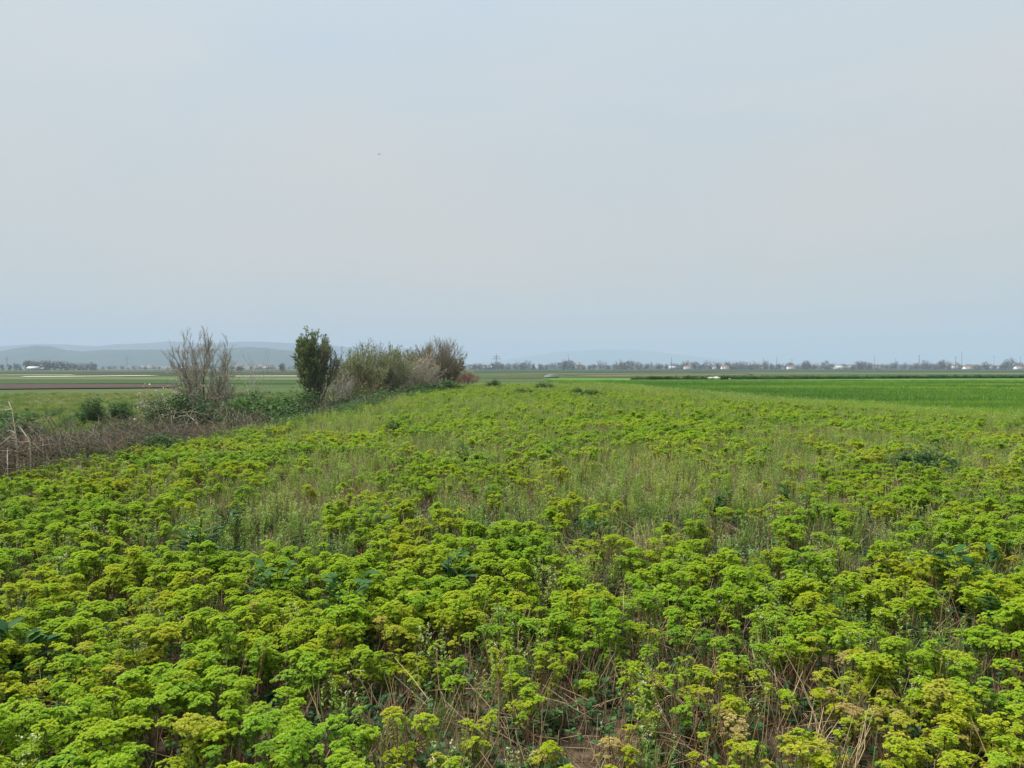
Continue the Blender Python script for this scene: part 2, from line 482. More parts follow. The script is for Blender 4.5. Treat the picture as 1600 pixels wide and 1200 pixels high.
M_HILL = field_mat('wooded_hillside', [(0.022, 0.038, 0.034), (0.036, 0.054, 0.046), (0.06, 0.075, 0.06)], 0.004, 0.004, 0.02, 0.4)
hills('hills', [(-420, 572), (-200, 560), (-100, 553), (0, 549), (30, 543), (60, 539.5), (85, 542), (100, 546.5), (130, 549), (160, 546.5),
                (250, 546), (300, 547), (350, 545), (380, 542), (410, 543), (440, 546), (462, 548.5), (490, 555), (520, 561), (560, 569), (610, 575.5)],
      2600, 1000, M_HILL, 'nearer blue wooded ridge at the left')
hills('hills', [(-600, 552), (-300, 545), (0, 541), (50, 537.5), (100, 538), (150, 541), (180, 538), (230, 536), (270, 533), (320, 537), (370, 534),
                (400, 533.5), (450, 536), (500, 538), (560, 544), (620, 553), (700, 565), (780, 574)],
      4700, 1300, M_HILL, 'fainter pale blue mountain range behind the left ridge')
hills('hills', [(640, 574), (730, 569), (800, 561), (850, 553), (880, 549), (930, 546), (990, 546), (1030, 550), (1080, 556), (1130, 562), (1200, 568), (1320, 574)],
      8600, 900, M_HILL, 'barely visible mountain fading into the haze at the centre')

# ------------------------------------------------------------------ scattering
def scatter(name, pts, protos, label, cat, kind='stuff'):
    """pts rows: x y z rx ry rz scale index tint; one object that places copies of small plants"""
    P = np.array(pts, dtype=np.float32)
    me = bpy.data.meshes.new(name)
    me.vertices.add(len(P)); me.vertices.foreach_set('co', P[:, :3].ravel())
    for nm, ty, col in (('rot', 'FLOAT_VECTOR', P[:, 3:6]), ('siz', 'FLOAT', P[:, 6]), ('idx', 'INT', P[:, 7].astype(np.int32)), ('tint', 'FLOAT', P[:, 8])):
        at_ = me.attributes.new(nm, ty, 'POINT')
        at_.data.foreach_set('vector' if ty == 'FLOAT_VECTOR' else 'value', np.ascontiguousarray(col).ravel())
    o = bpy.data.objects.new(name, me); C.objects.link(o)
    col = bpy.data.collections.new(name + '_shapes')
    for i, pm in enumerate(protos):
        col.objects.link(bpy.data.objects.new('%s_shape_%02d' % (name, i), pm))
    nt = bpy.data.node_groups.new(name, 'GeometryNodeTree')
    nt.interface.new_socket('Geometry', in_out='INPUT', socket_type='NodeSocketGeometry')
    nt.interface.new_socket('Geometry', in_out='OUTPUT', socket_type='NodeSocketGeometry')
    N, L = nt.nodes, nt.links
    gi_, go_ = N.new('NodeGroupInput'), N.new('NodeGroupOutput')
    ci = N.new('GeometryNodeCollectionInfo'); ci.inputs['Collection'].default_value = col
    ci.inputs['Separate Children'].default_value = True; ci.inputs['Reset Children'].default_value = True
    ip = N.new('GeometryNodeInstanceOnPoints'); ip.inputs['Pick Instance'].default_value = True
    def attr(nm, ty):
        a = N.new('GeometryNodeInputNamedAttribute'); a.data_type = ty; a.inputs['Name'].default_value = nm
        return a.outputs['Attribute']
    er = N.new('FunctionNodeEulerToRotation')
    L.new(attr('rot', 'FLOAT_VECTOR'), er.inputs[0])
    L.new(gi_.outputs[0], ip.inputs['Points']); L.new(ci.outputs[0], ip.inputs['Instance'])
    L.new(attr('idx', 'INT'), ip.inputs['Instance Index']); L.new(er.outputs[0], ip.inputs['Rotation'])
    L.new(attr('siz', 'FLOAT'), ip.inputs['Scale'])
    L.new(ip.outputs[0], go_.inputs[0])
    md = o.modifiers.new('scatter', 'NODES'); md.node_group = nt
    return tag(o, label, cat, kind=kind)

# ------------------------------------------------------------------ the weeds: umbel heads of small ruffled leaflets on reddish stems
def rosette(mb, p, axis_, s, r, lod):
    u, v, d = frame(axis_)
    if lod == 0:
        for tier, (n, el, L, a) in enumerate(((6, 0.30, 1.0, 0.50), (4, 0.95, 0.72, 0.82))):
            ph = r.uniform(0, 6.28)
            for i in range(n):
                az = ph + i * 6.283 / n + r.uniform(-0.25, 0.25)
                e_ = el + r.uniform(-0.25, 0.25)
                dd = math.cos(e_) * (math.cos(az) * u + math.sin(az) * v) + math.sin(e_) * d
                leaf(mb, p + d * s * 0.12 * tier, dd, d, s * L * r.uniform(0.8, 1.2), 1.15, min(1, max(0, a + r.uniform(-0.2, 0.2))))
    else:
        ph = r.uniform(0, 6.28)
        for i in range(5):
            az = ph + i * 6.283 / 5
            e_ = 0.35 + r.uniform(-0.2, 0.45)
            dd = math.cos(e_) * (math.cos(az) * u + math.sin(az) * v) + math.sin(e_) * d
            leaf(mb, p, dd, d, s * r.uniform(1.0, 1.5), 1.2, min(1, max(0, 0.58 + r.uniform(-0.25, 0.25))), kite=True)

def make_head(seed, R, lod=0, sparse=False):
    r = random.Random(seed); mb = MB()
    org = np.array([0, 0, -R * 0.85])
    nr = r.randint(7, 10) if lod == 0 else r.randint(6, 8)
    if sparse: nr = r.randint(4, 5)
    for i in range(nr):
        th = (0.08 if i == 0 else r.uniform(0.35, 1.05)); az = i * 2.4 + r.uniform(-0.3, 0.3)
        d = np.array([math.sin(th) * math.cos(az), math.sin(th) * math.sin(az), math.cos(th)])
        ln = R * r.uniform(0.85, 1.2)
        tip = org + d * ln
        if lod == 0: tube(mb, [org, org + d * ln * 0.6 + np.array([0, 0, -0.004]), tip], [0.0018, 0.0015, 0.0012], 3, 0.35, 0, cap=False)
        n2 = (r.randint(4, 6) if lod == 0 else r.randint(2, 3))
        if sparse: n2 = 3
        ax = norm(d + np.array([0, 0, 0.7]))
        u, v, w = frame(ax)
        for j in range(n2):
            rr = 0 if j == 0 else R * r.uniform(0.24, 0.40)
            a2 = j * 2.2 + r.uniform(-0.4, 0.4)
            off = rr * (math.cos(a2) * u + math.sin(a2) * v) - w * rr * 0.3
            rosette(mb, tip + off, norm(w + off * 6), r.uniform(0.0125, 0.0185) if lod == 0 else r.uniform(0.022, 0.030), r, lod)
    tube(mb, [(0, 0, -2.9 * R), org, (0, 0, -0.2 * R)], [0.0026, 0.0022, 0.0012], 3, 0.3, 0, cap=False)
    # lower side shoots
    for i in range(r.randint(3, 5) if not sparse else 1):
        z = -R * r.uniform(1.2, 2.4); az = r.uniform(0, 6.28)
        d = norm([math.cos(az), math.sin(az), r.uniform(0.35, 1.0)])
        p0 = np.array([0, 0, z]); tip = p0 + d * R * r.uniform(0.6, 1.1)
        if lod == 0: tube(mb, [p0, tip], [0.0016, 0.001], 3, 0.3, 0, cap=False)
        for j in range(3 if lod == 0 else 2):
            off = np.array([r.uniform(-1, 1), r.uniform(-1, 1), r.uniform(-0.5, 0.4)]) * R * 0.22
            rosette(mb, tip + off, norm(d + np.array([0, 0, 0.8])), r.uniform(0.011, 0.016) if lod == 0 else 0.022, r, lod)
    # stem leaves below the head: older, duller
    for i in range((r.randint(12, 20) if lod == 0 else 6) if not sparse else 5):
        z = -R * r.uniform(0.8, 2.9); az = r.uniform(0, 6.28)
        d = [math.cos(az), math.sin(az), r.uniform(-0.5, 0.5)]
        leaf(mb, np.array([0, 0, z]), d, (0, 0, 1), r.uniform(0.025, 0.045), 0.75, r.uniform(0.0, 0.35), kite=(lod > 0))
    return mb

def stem_path(r, h, lean):
    az = r.uniform(0, 6.28)
    pts = []
    bx, by = r.uniform(-0.3, 0.3) * lean, r.uniform(-0.3, 0.3) * lean
    for i in range(5):
        t = i / 4
        pts.append((math.cos(az) * lean * t ** 1.4 + bx * math.sin(t * 3.1) * 0.5, math.sin(az) * lean * t ** 1.4 + by * math.sin(t * 3.1) * 0.5, h * t))
    return np.array(pts)

def make_stem(seed, h, lean):
    r = random.Random(seed); mb = MB()
    P = stem_path(r, h, lean)
    tube(mb, P, np.linspace(0.0052, 0.0028, 5), 5, r.uniform(0.3, 0.7))
    for i in range(r.randint(1, 3)):        # leaf scars and short dead petioles
        k = r.randint(1, 3); az = r.uniform(0, 6.28); d = np.array([math.cos(az), math.sin(az), 0.7])
        tube(mb, [P[k], P[k] + d * r.uniform(0.02, 0.05)], [0.0018, 0.0009], 3, 0.6, cap=False)
    return mb, P[-1]

HEADS = [make_head(100 + i, 0.055 + 0.006 * (i % 7)) for i in range(14)]
SPARSE_HEADS = [make_head(150 + i, 0.05 + 0.005 * i, sparse=True) for i in range(4)]
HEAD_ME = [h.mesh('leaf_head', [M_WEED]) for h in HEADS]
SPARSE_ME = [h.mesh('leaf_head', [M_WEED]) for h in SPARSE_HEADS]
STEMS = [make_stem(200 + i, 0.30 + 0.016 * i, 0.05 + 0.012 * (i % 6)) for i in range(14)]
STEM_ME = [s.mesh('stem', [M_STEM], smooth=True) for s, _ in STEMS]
STEM_TOP = [t for _, t in STEMS]

def joined_weed(seed, lod, nst):
    r = random.Random(seed); mb = MB()
    heads = HEADS if lod == 0 else LOWHEADS
    for i in range(nst):
        k = r.randrange(len(STEMS)); az = r.uniform(0, 6.28); s = r.uniform(0.85, 1.12)
        R3 = rotz(az) * s; b = np.array([r.uniform(-0.1, 0.1), r.uniform(-0.1, 0.1), 0])
        if lod == 0: mb.merge(STEMS[k][0], R3, b, m=1)
        else: tube(mb, [b, b + R3 @ STEM_TOP[k]], [0.005, 0.003], 3, 0.5, 1, cap=False)
        mb.merge(heads[r.randrange(len(heads))], rotz(r.uniform(0, 6.28)) @ np.diag([1, 1, 0.78]) * s * (1.0 if lod == 0 else 1.08), b + R3 @ STEM_TOP[k], m=0)
    return mb
LOWHEADS = [make_head(300 + i, 0.062 + 0.006 * (i % 5), lod=1) for i in range(8)]
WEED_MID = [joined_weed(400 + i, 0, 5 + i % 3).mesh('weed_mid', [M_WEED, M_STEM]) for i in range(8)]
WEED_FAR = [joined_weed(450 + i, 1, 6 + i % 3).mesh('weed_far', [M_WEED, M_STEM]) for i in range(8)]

# patches of the strip where the weed thins out: (x, y, rx, ry, depth)
THIN0 = [(0.45, 3.15, 0.95, 0.62, 0.85), (0.9, 3.9, 0.5, 0.45, 0.5), (2.0, 10.0, 1.3, 4.2, 0.8), (-2.6, 9.6, 0.8, 3.0, 0.8), (1.0, 6.7, 0.55, 0.6, 0.95),
        (2.1, 4.15, 0.4, 0.45, 0.85), (-2.4, 6.3, 0.9, 0.6, 0.7), (-0.1, 8.0, 1.2, 1.1, 0.6), (0.6, 5.6, 0.25, 0.5, 0.8), (3.4, 5.6, 0.5, 0.5, 0.55),
        (0.5, 16.0, 2.0, 4.0, 0.6), (-2.0, 4.2, 0.25, 0.3, 0.8), (3.0, 7.4, 0.6, 0.6, 0.6), (-1.5, 30, 3.5, 6.0, 0.75), (9.5, 17.0, 4.0, 3.5, 0.45), (-4.6, 27, 1.8, 9.0, 1.0), (4.5, 30, 3.0, 5.0, 0.7), (6.0, 11.5, 1.8, 1.2, 0.6)]
THIN = [(a * 1.07, b * 1.07, c, d_, e_ * 0.85) if b < 12 else (a, b, c, d_, e_ * 0.8) for a, b, c, d_, e_ in THIN0]
def thin(x, y):
    t = 0.0
    for cx, cy_, rx, ry, k in THIN:
        q = ((x - cx) / rx) ** 2 + ((y - cy_) / ry) ** 2
        q *= 1 + 0.7 * fbm(x, y, 1.1, 88.0)
        if q < 3.2: t = max(t, 0.85 * k * (1 - sm(0.0, 3.2, q)))
    return t
def weed_density(x, y):
    m_ = sm(4.5, 9, y)
    lush = (1 - sm(4.0, 6.0, y)) * (1 - sm(-0.8, 0.4, x))
    d = 1.0 - thin(x, y) - (0.55 - 0.3 * lush) * sm(0.0, 0.45, fbm(x, y, 0.7, 21.0)) - m_ * (0.16 + 0.42 * sm(-0.05, 0.40, fbm(x, y * 0.6, 0.33, 24.0)) + 0.36 * sm(-0.1, 0.4, fbm(x, y, 1.7, 25.0)))
    d -= 0.75 * sm(-6.5, 0.0, x - xr(y)) + 0.8 * sm(-0.6, 0.5, xl(y) - x)
    if y > 38: d -= 0.25 * sm(38, 60, y)
    return d
def weed_tint(x, y, r):
    t = 0.50 + 0.50 * fbm(x, y, 0.42, 4.0) + 0.32 * fbm(x, y, 1.6, 9.0) + r.gauss(0, 0.07)
    t += 0.12 * thin(x, y) + 0.14 * (1 - sm(4, 7, y)) * (1 - sm(-0.5, 1.0, x)) - 0.06 * sm(8, 20, y) + 0.25 * sm(5, 9, y) * fbm(x, y, 0.9, 14.0)
    t = min(t, 0.80)
    if r.random() < 0.01: t += 0.14
    return min(1.0, max(0.0, t))

cells = []
r = random.Random(77)
sp = 0.185
PS = 0.66
y = 1.3
while y < 72:
    s_ = sp if y < 22 else (0.28 if y < 40 else 0.42)
    hw = 0.70 * y + 2.0
    x = max(-hw, xl(y) - 0.6)
    while x < min(hw, xr(y) + 0.8):
        px_, py_ = x + r.uniform(-0.5, 0.5) * s_, y + r.uniform(-0.5, 0.5) * s_
        if r.random() < weed_density(px_, py_):
            cells.append((px_, py_, s_))
        x += s_
    y += s_ * (0.9 if y < 22 else 1.0)
# largest in the photo first: those inside the frame, nearest
def in_view(x, y):
    if y < 1.9: return False
    return abs(x / y) < 0.70
near = sorted([c for c in cells if in_view(c[0], c[1])], key=lambda c: c[0] ** 2 + c[1] ** 2)[:300]
near_set = set((c[0], c[1]) for c in near)
r = random.Random(31)
UNITS = ['zeroth', 'first', 'second', 'third', 'fourth', 'fifth', 'sixth', 'seventh', 'eighth', 'ninth', 'tenth', 'eleventh', 'twelfth', 'thirteenth',
         'fourteenth', 'fifteenth', 'sixteenth', 'seventeenth', 'eighteenth', 'nineteenth']
def ordinal(n):
    if n < 20: return UNITS[n]
    tens = {2: ('twentieth', 'twenty'), 3: ('thirtieth', 'thirty'), 4: ('fortieth', 'forty'), 5: ('fiftieth', 'fifty'), 6: ('sixtieth', 'sixty'), 7: ('seventieth', 'seventy'), 8: ('eightieth', 'eighty'), 9: ('ninetieth', 'ninety')}[n // 10]
    return tens[0] if n % 10 == 0 else tens[1] + ' ' + UNITS[n % 10]
near.sort(key=lambda c: c[1])
PLACE = {}
for k in range(0, len(near), 20):
    for q, c in enumerate(sorted(near[k:k + 20], key=lambda c: c[0] / c[1])):
        PLACE[c[:2]] = (k // 20 + 1, q + 1)
def weed_words(x, y, t, h):
    look = ('deep green' if t < 0.3 else 'bright green' if t < 0.62 else 'yellow green' if t < 0.86 else 'ochre tinged')
    a, b = PLACE[(x, y)]
    return ('%s bushy weed, %s from left in the %s row from the bottom' % (look, ordinal(b), ordinal(a)), 'bushy weeds in the foreground')
for x, y, _ in near:
    t = weed_tint(x, y, r); th = thin(x, y)
    s = PS * r.uniform(0.8, 1.18) * (0.9 if th > 0.3 else 1.0) * (1 + 0.10 * fbm(x, y, 0.8, 2.0))
    w = empty('weed_plant', (x, y, H(x, y) - 0.012), r.uniform(0, 6.28), s)
    lab, grp = weed_words(x, y, t, 0.40 * s)
    tag(w, lab, 'weed', grp)
    for i in range(r.randint(5, 7)):
        k = r.randrange(len(STEM_ME)); az = r.uniform(0, 6.28)
        st = link_mesh('stem', STEM_ME[k], w, (r.uniform(-0.1, 0.1), r.uniform(-0.1, 0.1), 0))
        st.rotation_euler = (0, 0, az)
        st['tint'] = r.uniform(0.1, 0.75)
        if r.random() < (0.12 if th > 0.3 else 0.02): continue        # a dead stalk without leaves
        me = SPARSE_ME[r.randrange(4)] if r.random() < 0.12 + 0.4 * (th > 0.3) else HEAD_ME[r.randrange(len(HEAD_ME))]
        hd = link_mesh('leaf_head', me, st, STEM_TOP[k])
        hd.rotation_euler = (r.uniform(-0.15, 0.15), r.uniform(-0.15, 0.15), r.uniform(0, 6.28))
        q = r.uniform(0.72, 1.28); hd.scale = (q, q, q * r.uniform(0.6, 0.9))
        hd['tint'] = min(1.0, max(0.0, t + r.gauss(0, 0.09) + (0.2 if r.random() < 0.03 + 0.10 * th else 0)))
mid, far = [], []
for x, y, s_ in cells:
    if (x, y) in near_set: continue
    t = weed_tint(x, y, r)
    s = PS * r.uniform(0.78, 1.18) * (1 + 0.12 * fbm(x, y, 0.8, 2.0)) * (s_ / sp) ** 0.35
    s *= 1 - 0.14 * sm(5, 10, y)
    if y > 22: s *= 1 - 0.2 * sm(20, 60, y)
    row = [x, y, H(x, y) - 0.012, r.uniform(-0.06, 0.06), r.uniform(-0.06, 0.06), r.uniform(0, 6.28), s, r.randrange(8), t]
    (mid if y < 12 else far).append(row)
scatter('weed_cover', mid, WEED_MID, 'yellow green bushy weeds covering the middle of the strip', 'weeds')
scatter('distant_weed_cover', far, WEED_FAR, 'olive green weeds covering the far end of the strip', 'weeds')

# ------------------------------------------------------------------ undergrowth: grasses, white flowers, dry stalks
def blade(mb, p, az, h, bend, w, a, m=0):
    d = np.array([math.cos(az), math.sin(az), 0]); s = np.array([-d[1], d[0], 0])
    p1 = p + d * bend * 0.3 * h + np.array([0, 0, h * 0.6]); p2 = p + d * bend * h + np.array([0, 0, h * (1 - 0.25 * bend)])
    V = [p - s * w, p + s * w, p1 + s * w * 0.8, p1 - s * w * 0.8, p2 + s * w * 0.15, p2 - s * w * 0.15]
    mb.add(V, [(0, 1, 2, 3), (3, 2, 4, 5)], a, m)
def tuft(seed, n, rad, h0, h1, w, bend=0.5):
    r = random.Random(seed); mb = MB()
    for i in range(n):
        q = rad * math.sqrt(r.random()); az = r.uniform(0, 6.28)
        blade(mb, np.array([q * math.cos(az), q * math.sin(az), -0.02]), r.uniform(0, 6.28), r.uniform(h0, h1), r.uniform(0.1, 1) * bend, w * r.uniform(0.7, 1.3), r.uniform(0.2, 0.9))
    return mb
GRASS_ME = [tuft(500 + i, 46, 0.12, 0.16, 0.42, 0.0028).mesh('grass', [M_GRASS]) for i in range(5)]
GRASS_FAR_ME = [tuft(510 + i, 60, 0.28, 0.16, 0.40, 0.007).mesh('grass_far', [M_GRASS]) for i in range(4)]
WHEAT_ME = [tuft(520 + i, 70, 0.26, 0.20, 0.36, 0.0055, 0.7).mesh('wheat', [M_WHEAT]) for i in range(4)]
WHEAT_FAR_ME = [tuft(525 + i, 80, 0.6, 0.20, 0.36, 0.014, 0.7).mesh('wheat_far', [M_WHEAT]) for i in range(4)]

def cress(seed):
    r = random.Random(seed); mb = MB()
    for i in range(r.randint(8, 12)):
        az = r.uniform(0, 6.28); q = r.uniform(0, 0.12); h = r.uniform(0.22, 0.42)
        b = np.array([q * math.cos(az), q * math.sin(az), 0]); top = b + np.array([r.uniform(-0.06, 0.06), r.uniform(-0.06, 0.06), h])
        tube(mb, [b, (b + top) / 2 + np.array([r.uniform(-0.02, 0.02), 0, 0]), top], [0.0022, 0.0018, 0.001], 3, 0.6, 0, cap=False)
        for j in range(20):
            t = r.uniform(0.25, 1.0); a2 = r.uniform(0, 6.28)
            leaf(mb, b + (top - b) * t, (math.cos(a2), math.sin(a2), 0.6), (0, 0, 1), r.uniform(0.018, 0.036) * (1.2 - t * 0.5), 0.6, r.uniform(0.3, 0.95), 0, kite=True)
        if r.random() < 0.45: continue
        for j in range(r.randint(5, 9)):
            a2 = r.uniform(0, 6.28); rr = r.uniform(0, 0.013)
            leaf(mb, top + np.array([rr * math.cos(a2), rr * math.sin(a2), r.uniform(-0.012, 0.006)]), (math.cos(a2), math.sin(a2), 0.5), (0, 0, 1), r.uniform(0.005, 0.008), 1.3, 0.6, 1, kite=True)
    return mb
CRESS_ME = [cress(540 + i).mesh('cress', [M_CRESS, M_FLOWER]) for i in range(5)]

def stalks(seed, n=14):
    r = random.Random(seed); mb = MB()
    for i in range(n):
        b = np.array([r.uniform(-0.15, 0.15), r.uniform(-0.15, 0.15), 0.0])
        if r.random() < 0.6: d = norm([r.gauss(0, 0.3), r.gauss(0, 0.3), 1.0]); ln = r.uniform(0.15, 0.48)
        else: d = norm([r.gauss(0, 1), r.gauss(0, 1), r.uniform(0.05, 0.6)]); ln = r.uniform(0.15, 0.4); b[2] = r.uniform(0, 0.12)
        mid_ = b + d * ln * 0.55 + np.array([r.uniform(-1, 1), r.uniform(-1, 1), r.uniform(-0.3, 0.6)]) * ln * 0.06
        tip = b + d * ln + np.array([r.uniform(-1, 1), r.uniform(-1, 1), 0]) * ln * 0.08
        tube(mb, [b, mid_, tip], [0.0034, 0.0027, 0.0014], 3, r.uniform(0.2, 0.9), 0, cap=False)
    return mb
STALK_ME = [stalks(560 + i).mesh('stalks', [M_DRY]) for i in range(6)]

def creeping(seed):
    """low dead nettle and seedling carpet: rounded leaves with a few lilac lips"""
    r = random.Random(seed); mb = MB()
    for i in range(16):
        c = np.array([r.uniform(-0.15, 0.15), r.uniform(-0.15, 0.15), r.uniform(0.02, 0.13)])
        tube(mb, [(c[0], c[1], -0.01), c], [0.002, 0.0014], 3, 0.4, 0, cap=False)
        for j in range(7):
            a2 = r.uniform(0, 6.28)
            leaf(mb, c + np.array([0, 0, r.uniform(-0.03, 0.01)]), (math.cos(a2), math.sin(a2), r.uniform(0, 0.6)), (0, 0, 1), r.uniform(0.016, 0.032), 1.2, r.uniform(0.2, 0.8), 0)
        if r.random() < 0.30:
            for j in range(3):
                a2 = r.uniform(0, 6.28)
                leaf(mb, c + np.array([0, 0, 0.012]), (math.cos(a2) * 0.4, math.sin(a2) * 0.4, 1), (1, 0, 0), r.uniform(0.010, 0.016), 0.7, 0.5, 1)
    return mb
CREEP_ME = [creeping(580 + i).mesh('creeping', [M_BROAD, M_LILAC]) for i in range(5)]

r = random.Random(99)
gr, grf, cs, sk, ck = [], [], [], [], []
def row(x, y, s, n, t, tilt=0.12):
    return [x, y, H(x, y), r.uniform(-tilt, tilt), r.uniform(-tilt, tilt), r.uniform(0, 6.28), s, r.randrange(n), min(1, max(0, t))]
def strip_points(y0, y1, step):
    y = y0
    while y < y1:
        hw = 0.70 * y + 2.0
        x = max(-hw, xl(y) - 1.2)
        while x < min(hw, xr(y) + 2.5):
            yield x + r.uniform(-0.5, 0.5) * step, y + r.uniform(-0.5, 0.5) * step
            x += step
        y += step
for x, y in strip_points(1.3, 20, 0.22):
    th = max(thin(x, y), 0.9 - weed_density(x, y))
    dry = 0.55 * sm(0.35, 0.6, 0.5 + 0.5 * fbm(x, y, 0.9, 51.0))
    nearm = 1 - sm(3, 5.5, y)
    if r.random() < 0.12 + 0.28 * th: gr.append(row(x, y, r.uniform(0.55, 0.95), 5, 0.55 + 0.45 * fbm(x, y, 0.5, 31.0) + r.gauss(0, 0.13)))
    if r.random() < 0.05 + (0.12 + 0.75 * th) * (1 - 0.6 * nearm): cs.append(row(x, y, r.uniform(0.6, 0.95), 5, 0.50 + 0.45 * fbm(x, y, 0.6, 33.0) + r.gauss(0, 0.12)))
    if r.random() < 0.38 + dry * 0.5 + 0.3 * nearm: sk.append(row(x, y, r.uniform(0.6, 0.95), 6, 0.5 + r.gauss(0, 0.22), 0.25))
    if y < 9 and r.random() < 0.9: ck.append(row(x, y, r.uniform(0.7, 1.2), 5, 0.5 + r.gauss(0, 0.2)))
for i in range(60):
    q, a = math.sqrt(r.random()), r.uniform(0, 6.28)
    sk.append(row(0.5 + 1.1 * q * math.cos(a), 3.5 + 0.9 * q * math.sin(a), r.uniform(0.6, 0.95), 6, r.uniform(0.15, 0.85), 0.2))
for i in range(70):        # the heap of straw in the strip
    q, a = math.sqrt(r.random()), r.uniform(0, 6.28)
    sk.append(row(1.0 + 0.45 * q * math.cos(a), 6.7 + 0.5 * q * math.sin(a), r.uniform(0.6, 0.9), 6, r.uniform(0.4, 0.9), 0.7))
for x, y in strip_points(20, 72, 0.55):
    th = max(thin(x, y), 0.9 - weed_density(x, y))
    if r.random() < 0.25 + 0.4 * th: grf.append(row(x, y, r.uniform(0.65, 1.05), 4, 0.62 + 0.4 * fbm(x, y, 0.3, 31.0) + r.gauss(0, 0.1)))
for x, y in strip_points(20, 72, 0.36):
    th = max(thin(x, y), 0.9 - weed_density(x, y))
    if r.random() < 0.25 + 0.75 * th: cs.append(row(x, y, r.uniform(0.75, 1.15), 5, 0.52 + 0.4 * fbm(x, y, 0.4, 33.0) + r.gauss(0, 0.12)))
scatter('meadow_grass', gr, GRASS_ME, 'thin green grass growing between the weeds', 'grass')
scatter('distant_meadow_grass', grf, GRASS_FAR_ME, 'pale green grass at the far end of the strip', 'grass')
scatter('white_flower_cress', cs, CRESS_ME, 'slender plants with tiny white flower heads among the weeds', 'wildflowers')
scatter('dry_stalks', sk, STALK_ME, 'dry tan and brown stalks among the weeds', 'dry stalks')
scatter('creeping_undergrowth', ck, CREEP_ME, 'low dark leafy undergrowth with lilac flowers beneath the weeds', 'undergrowth')

# wheat blades near the boundary
wh, whf = [], []
y = 6.0
def track(v):
    q = v % 14.0
    return 0.55 if (5.0 < q < 5.5 or 6.9 < q < 7.4) else 1.0
while y < 40:
    x = xr(y) - 1.0
    while x < 0.70 * y + 5:
        wh.append(row(x + r.uniform(-0.2, 0.2), y + r.uniform(-0.2, 0.2), r.uniform(0.8, 1.12) * track(x - xr(y)) * (1 + 0.25 * fbm(x, y, 0.25, 64.0)), 4,
                      0.50 + 0.45 * fbm(x * 0.25, y, 0.35, 61.0) + 0.5 * (1 - sm(0, 9, x - xr(y))) + r.gauss(0, 0.08)))
        x += 0.42
    y += 0.42
while y < 112:
    x = xr(y) - 1.0
    while x < 0.70 * y + 6:
        whf.append(row(x + r.uniform(-0.45, 0.45), y + r.uniform(-0.45, 0.45), r.uniform(0.8, 1.12) * track(x - xr(y)) * (1 + 0.25 * fbm(x, y, 0.2, 64.0)), 4,
                       0.47 + 0.95 * fbm(x * 0.2, y, 0.14, 61.0) + 0.35 * (1 - sm(0, 7, x - xr(y))) + r.gauss(0, 0.06)))
        x += 0.95
    y += 0.95
scatter('wheat', wh, WHEAT_ME, 'near edge of the young green wheat at the right', 'wheat')
scatter('distant_wheat', whf, WHEAT_FAR_ME, 'deep green young wheat stretching away at the right', 'wheat')

# ------------------------------------------------------------------ ditch: brambles, rough grass, leafy bushes
def tangle(seed, n=34):
    r = random.Random(seed); mb = MB()
    for i in range(n):
        b = np.array([r.uniform(-0.4, 0.4), r.uniform(-0.4, 0.4), -0.03]); az = r.uniform(0, 6.28); ln = r.uniform(0.5, 1.1); hh = r.uniform(0.25, 0.75)
        P = [b + np.array([math.cos(az) * ln * t, math.sin(az) * ln * t, hh * math.sin(min(1, t * 1.25) * 2.3)]) + np.array([r.gauss(0, 0.02) for _ in range(3)]) for t in (0, 0.3, 0.6, 1.0)]
        tube(mb, P, [0.006, 0.005, 0.004, 0.002], 3, r.uniform(0.1, 0.9), 0, cap=False)
        for j in range(4):
            k = r.randint(1, 3); d = norm([r.gauss(0, 1), r.gauss(0, 1), 0.5])
            tube(mb, [P[k], P[k] + d * r.uniform(0.1, 0.3)], [0.003, 0.0015], 3, r.uniform(0.1, 0.9), 0, cap=False)
            if r.random() < 0.35: leaf(mb, P[k], d, (0, 0, 1), r.uniform(0.03, 0.06), 0.9, r.uniform(0.2, 0.8), 1)
    return mb
TANGLE_ME = [tangle(600 + i).mesh('tangle', [M_TANGLE, M_BROAD]) for i in range(5)]
r = random.Random(123)
tg, rg = [], []
for i in range(4300):
    y = 7.5 + 54.5 * r.random() ** 1.35; u = r.uniform(0.4, 9.0); x = xl(y) - u
    if x < -0.78 * y - 3: continue
    k = 0.6 + 0.4 * fbm(x, y, 0.25, 71.0)
    if r.random() < (1 - 0.95 * sm(3.5, 8.0, u)) * (1 - 0.9 * sm(13, 24, y)) * k:
        tg.append(row(x, y, r.uniform(0.8, 1.15) * (1.25 - 0.25 * sm(13, 20, y)), 5, 0.33 + 0.5 * fbm(x, y, 0.5, 72.0) + r.gauss(0, 0.08)))
for i in range(9000):
    y = r.uniform(8, 62); u = r.uniform(-0.5, 34); x = xl(y) - u
    if x < -0.78 * y - 3: continue
    if u < 5 and r.random() < 0.45: continue
    if y > 45 and u > 12 and r.random() < 0.4: continue
    rg.append(row(x, y, r.uniform(0.6, 1.1) * (0.9 if u < 12 else 0.6), 4, 0.62 + 0.6 * fbm(x, y, 0.3, 73.0) + r.gauss(0, 0.12)))
scatter('bramble_tangle', tg, TANGLE_ME, 'brown dry bramble tangle filling the ditch at the left', 'brambles')
nt_ = []
for i in range(2600):
    y = 8.5 + 53.5 * r.random() ** 1.4; u = r.uniform(-0.3, 15) if r.random() < 0.7 else r.uniform(-0.3, 4); x = xl(y) - u
    if x < -0.78 * y - 3 or fbm(x, y, 0.35, 77.0) < -0.12 + 0.3 * r.random(): continue
    nt_.append(row(x, y, r.uniform(0.35, 0.95) * (0.8 if u > 6 else 1.0), 6, 0.45 + 0.5 * r.random() + 0.3 * fbm(x, y, 0.5, 78.0)))
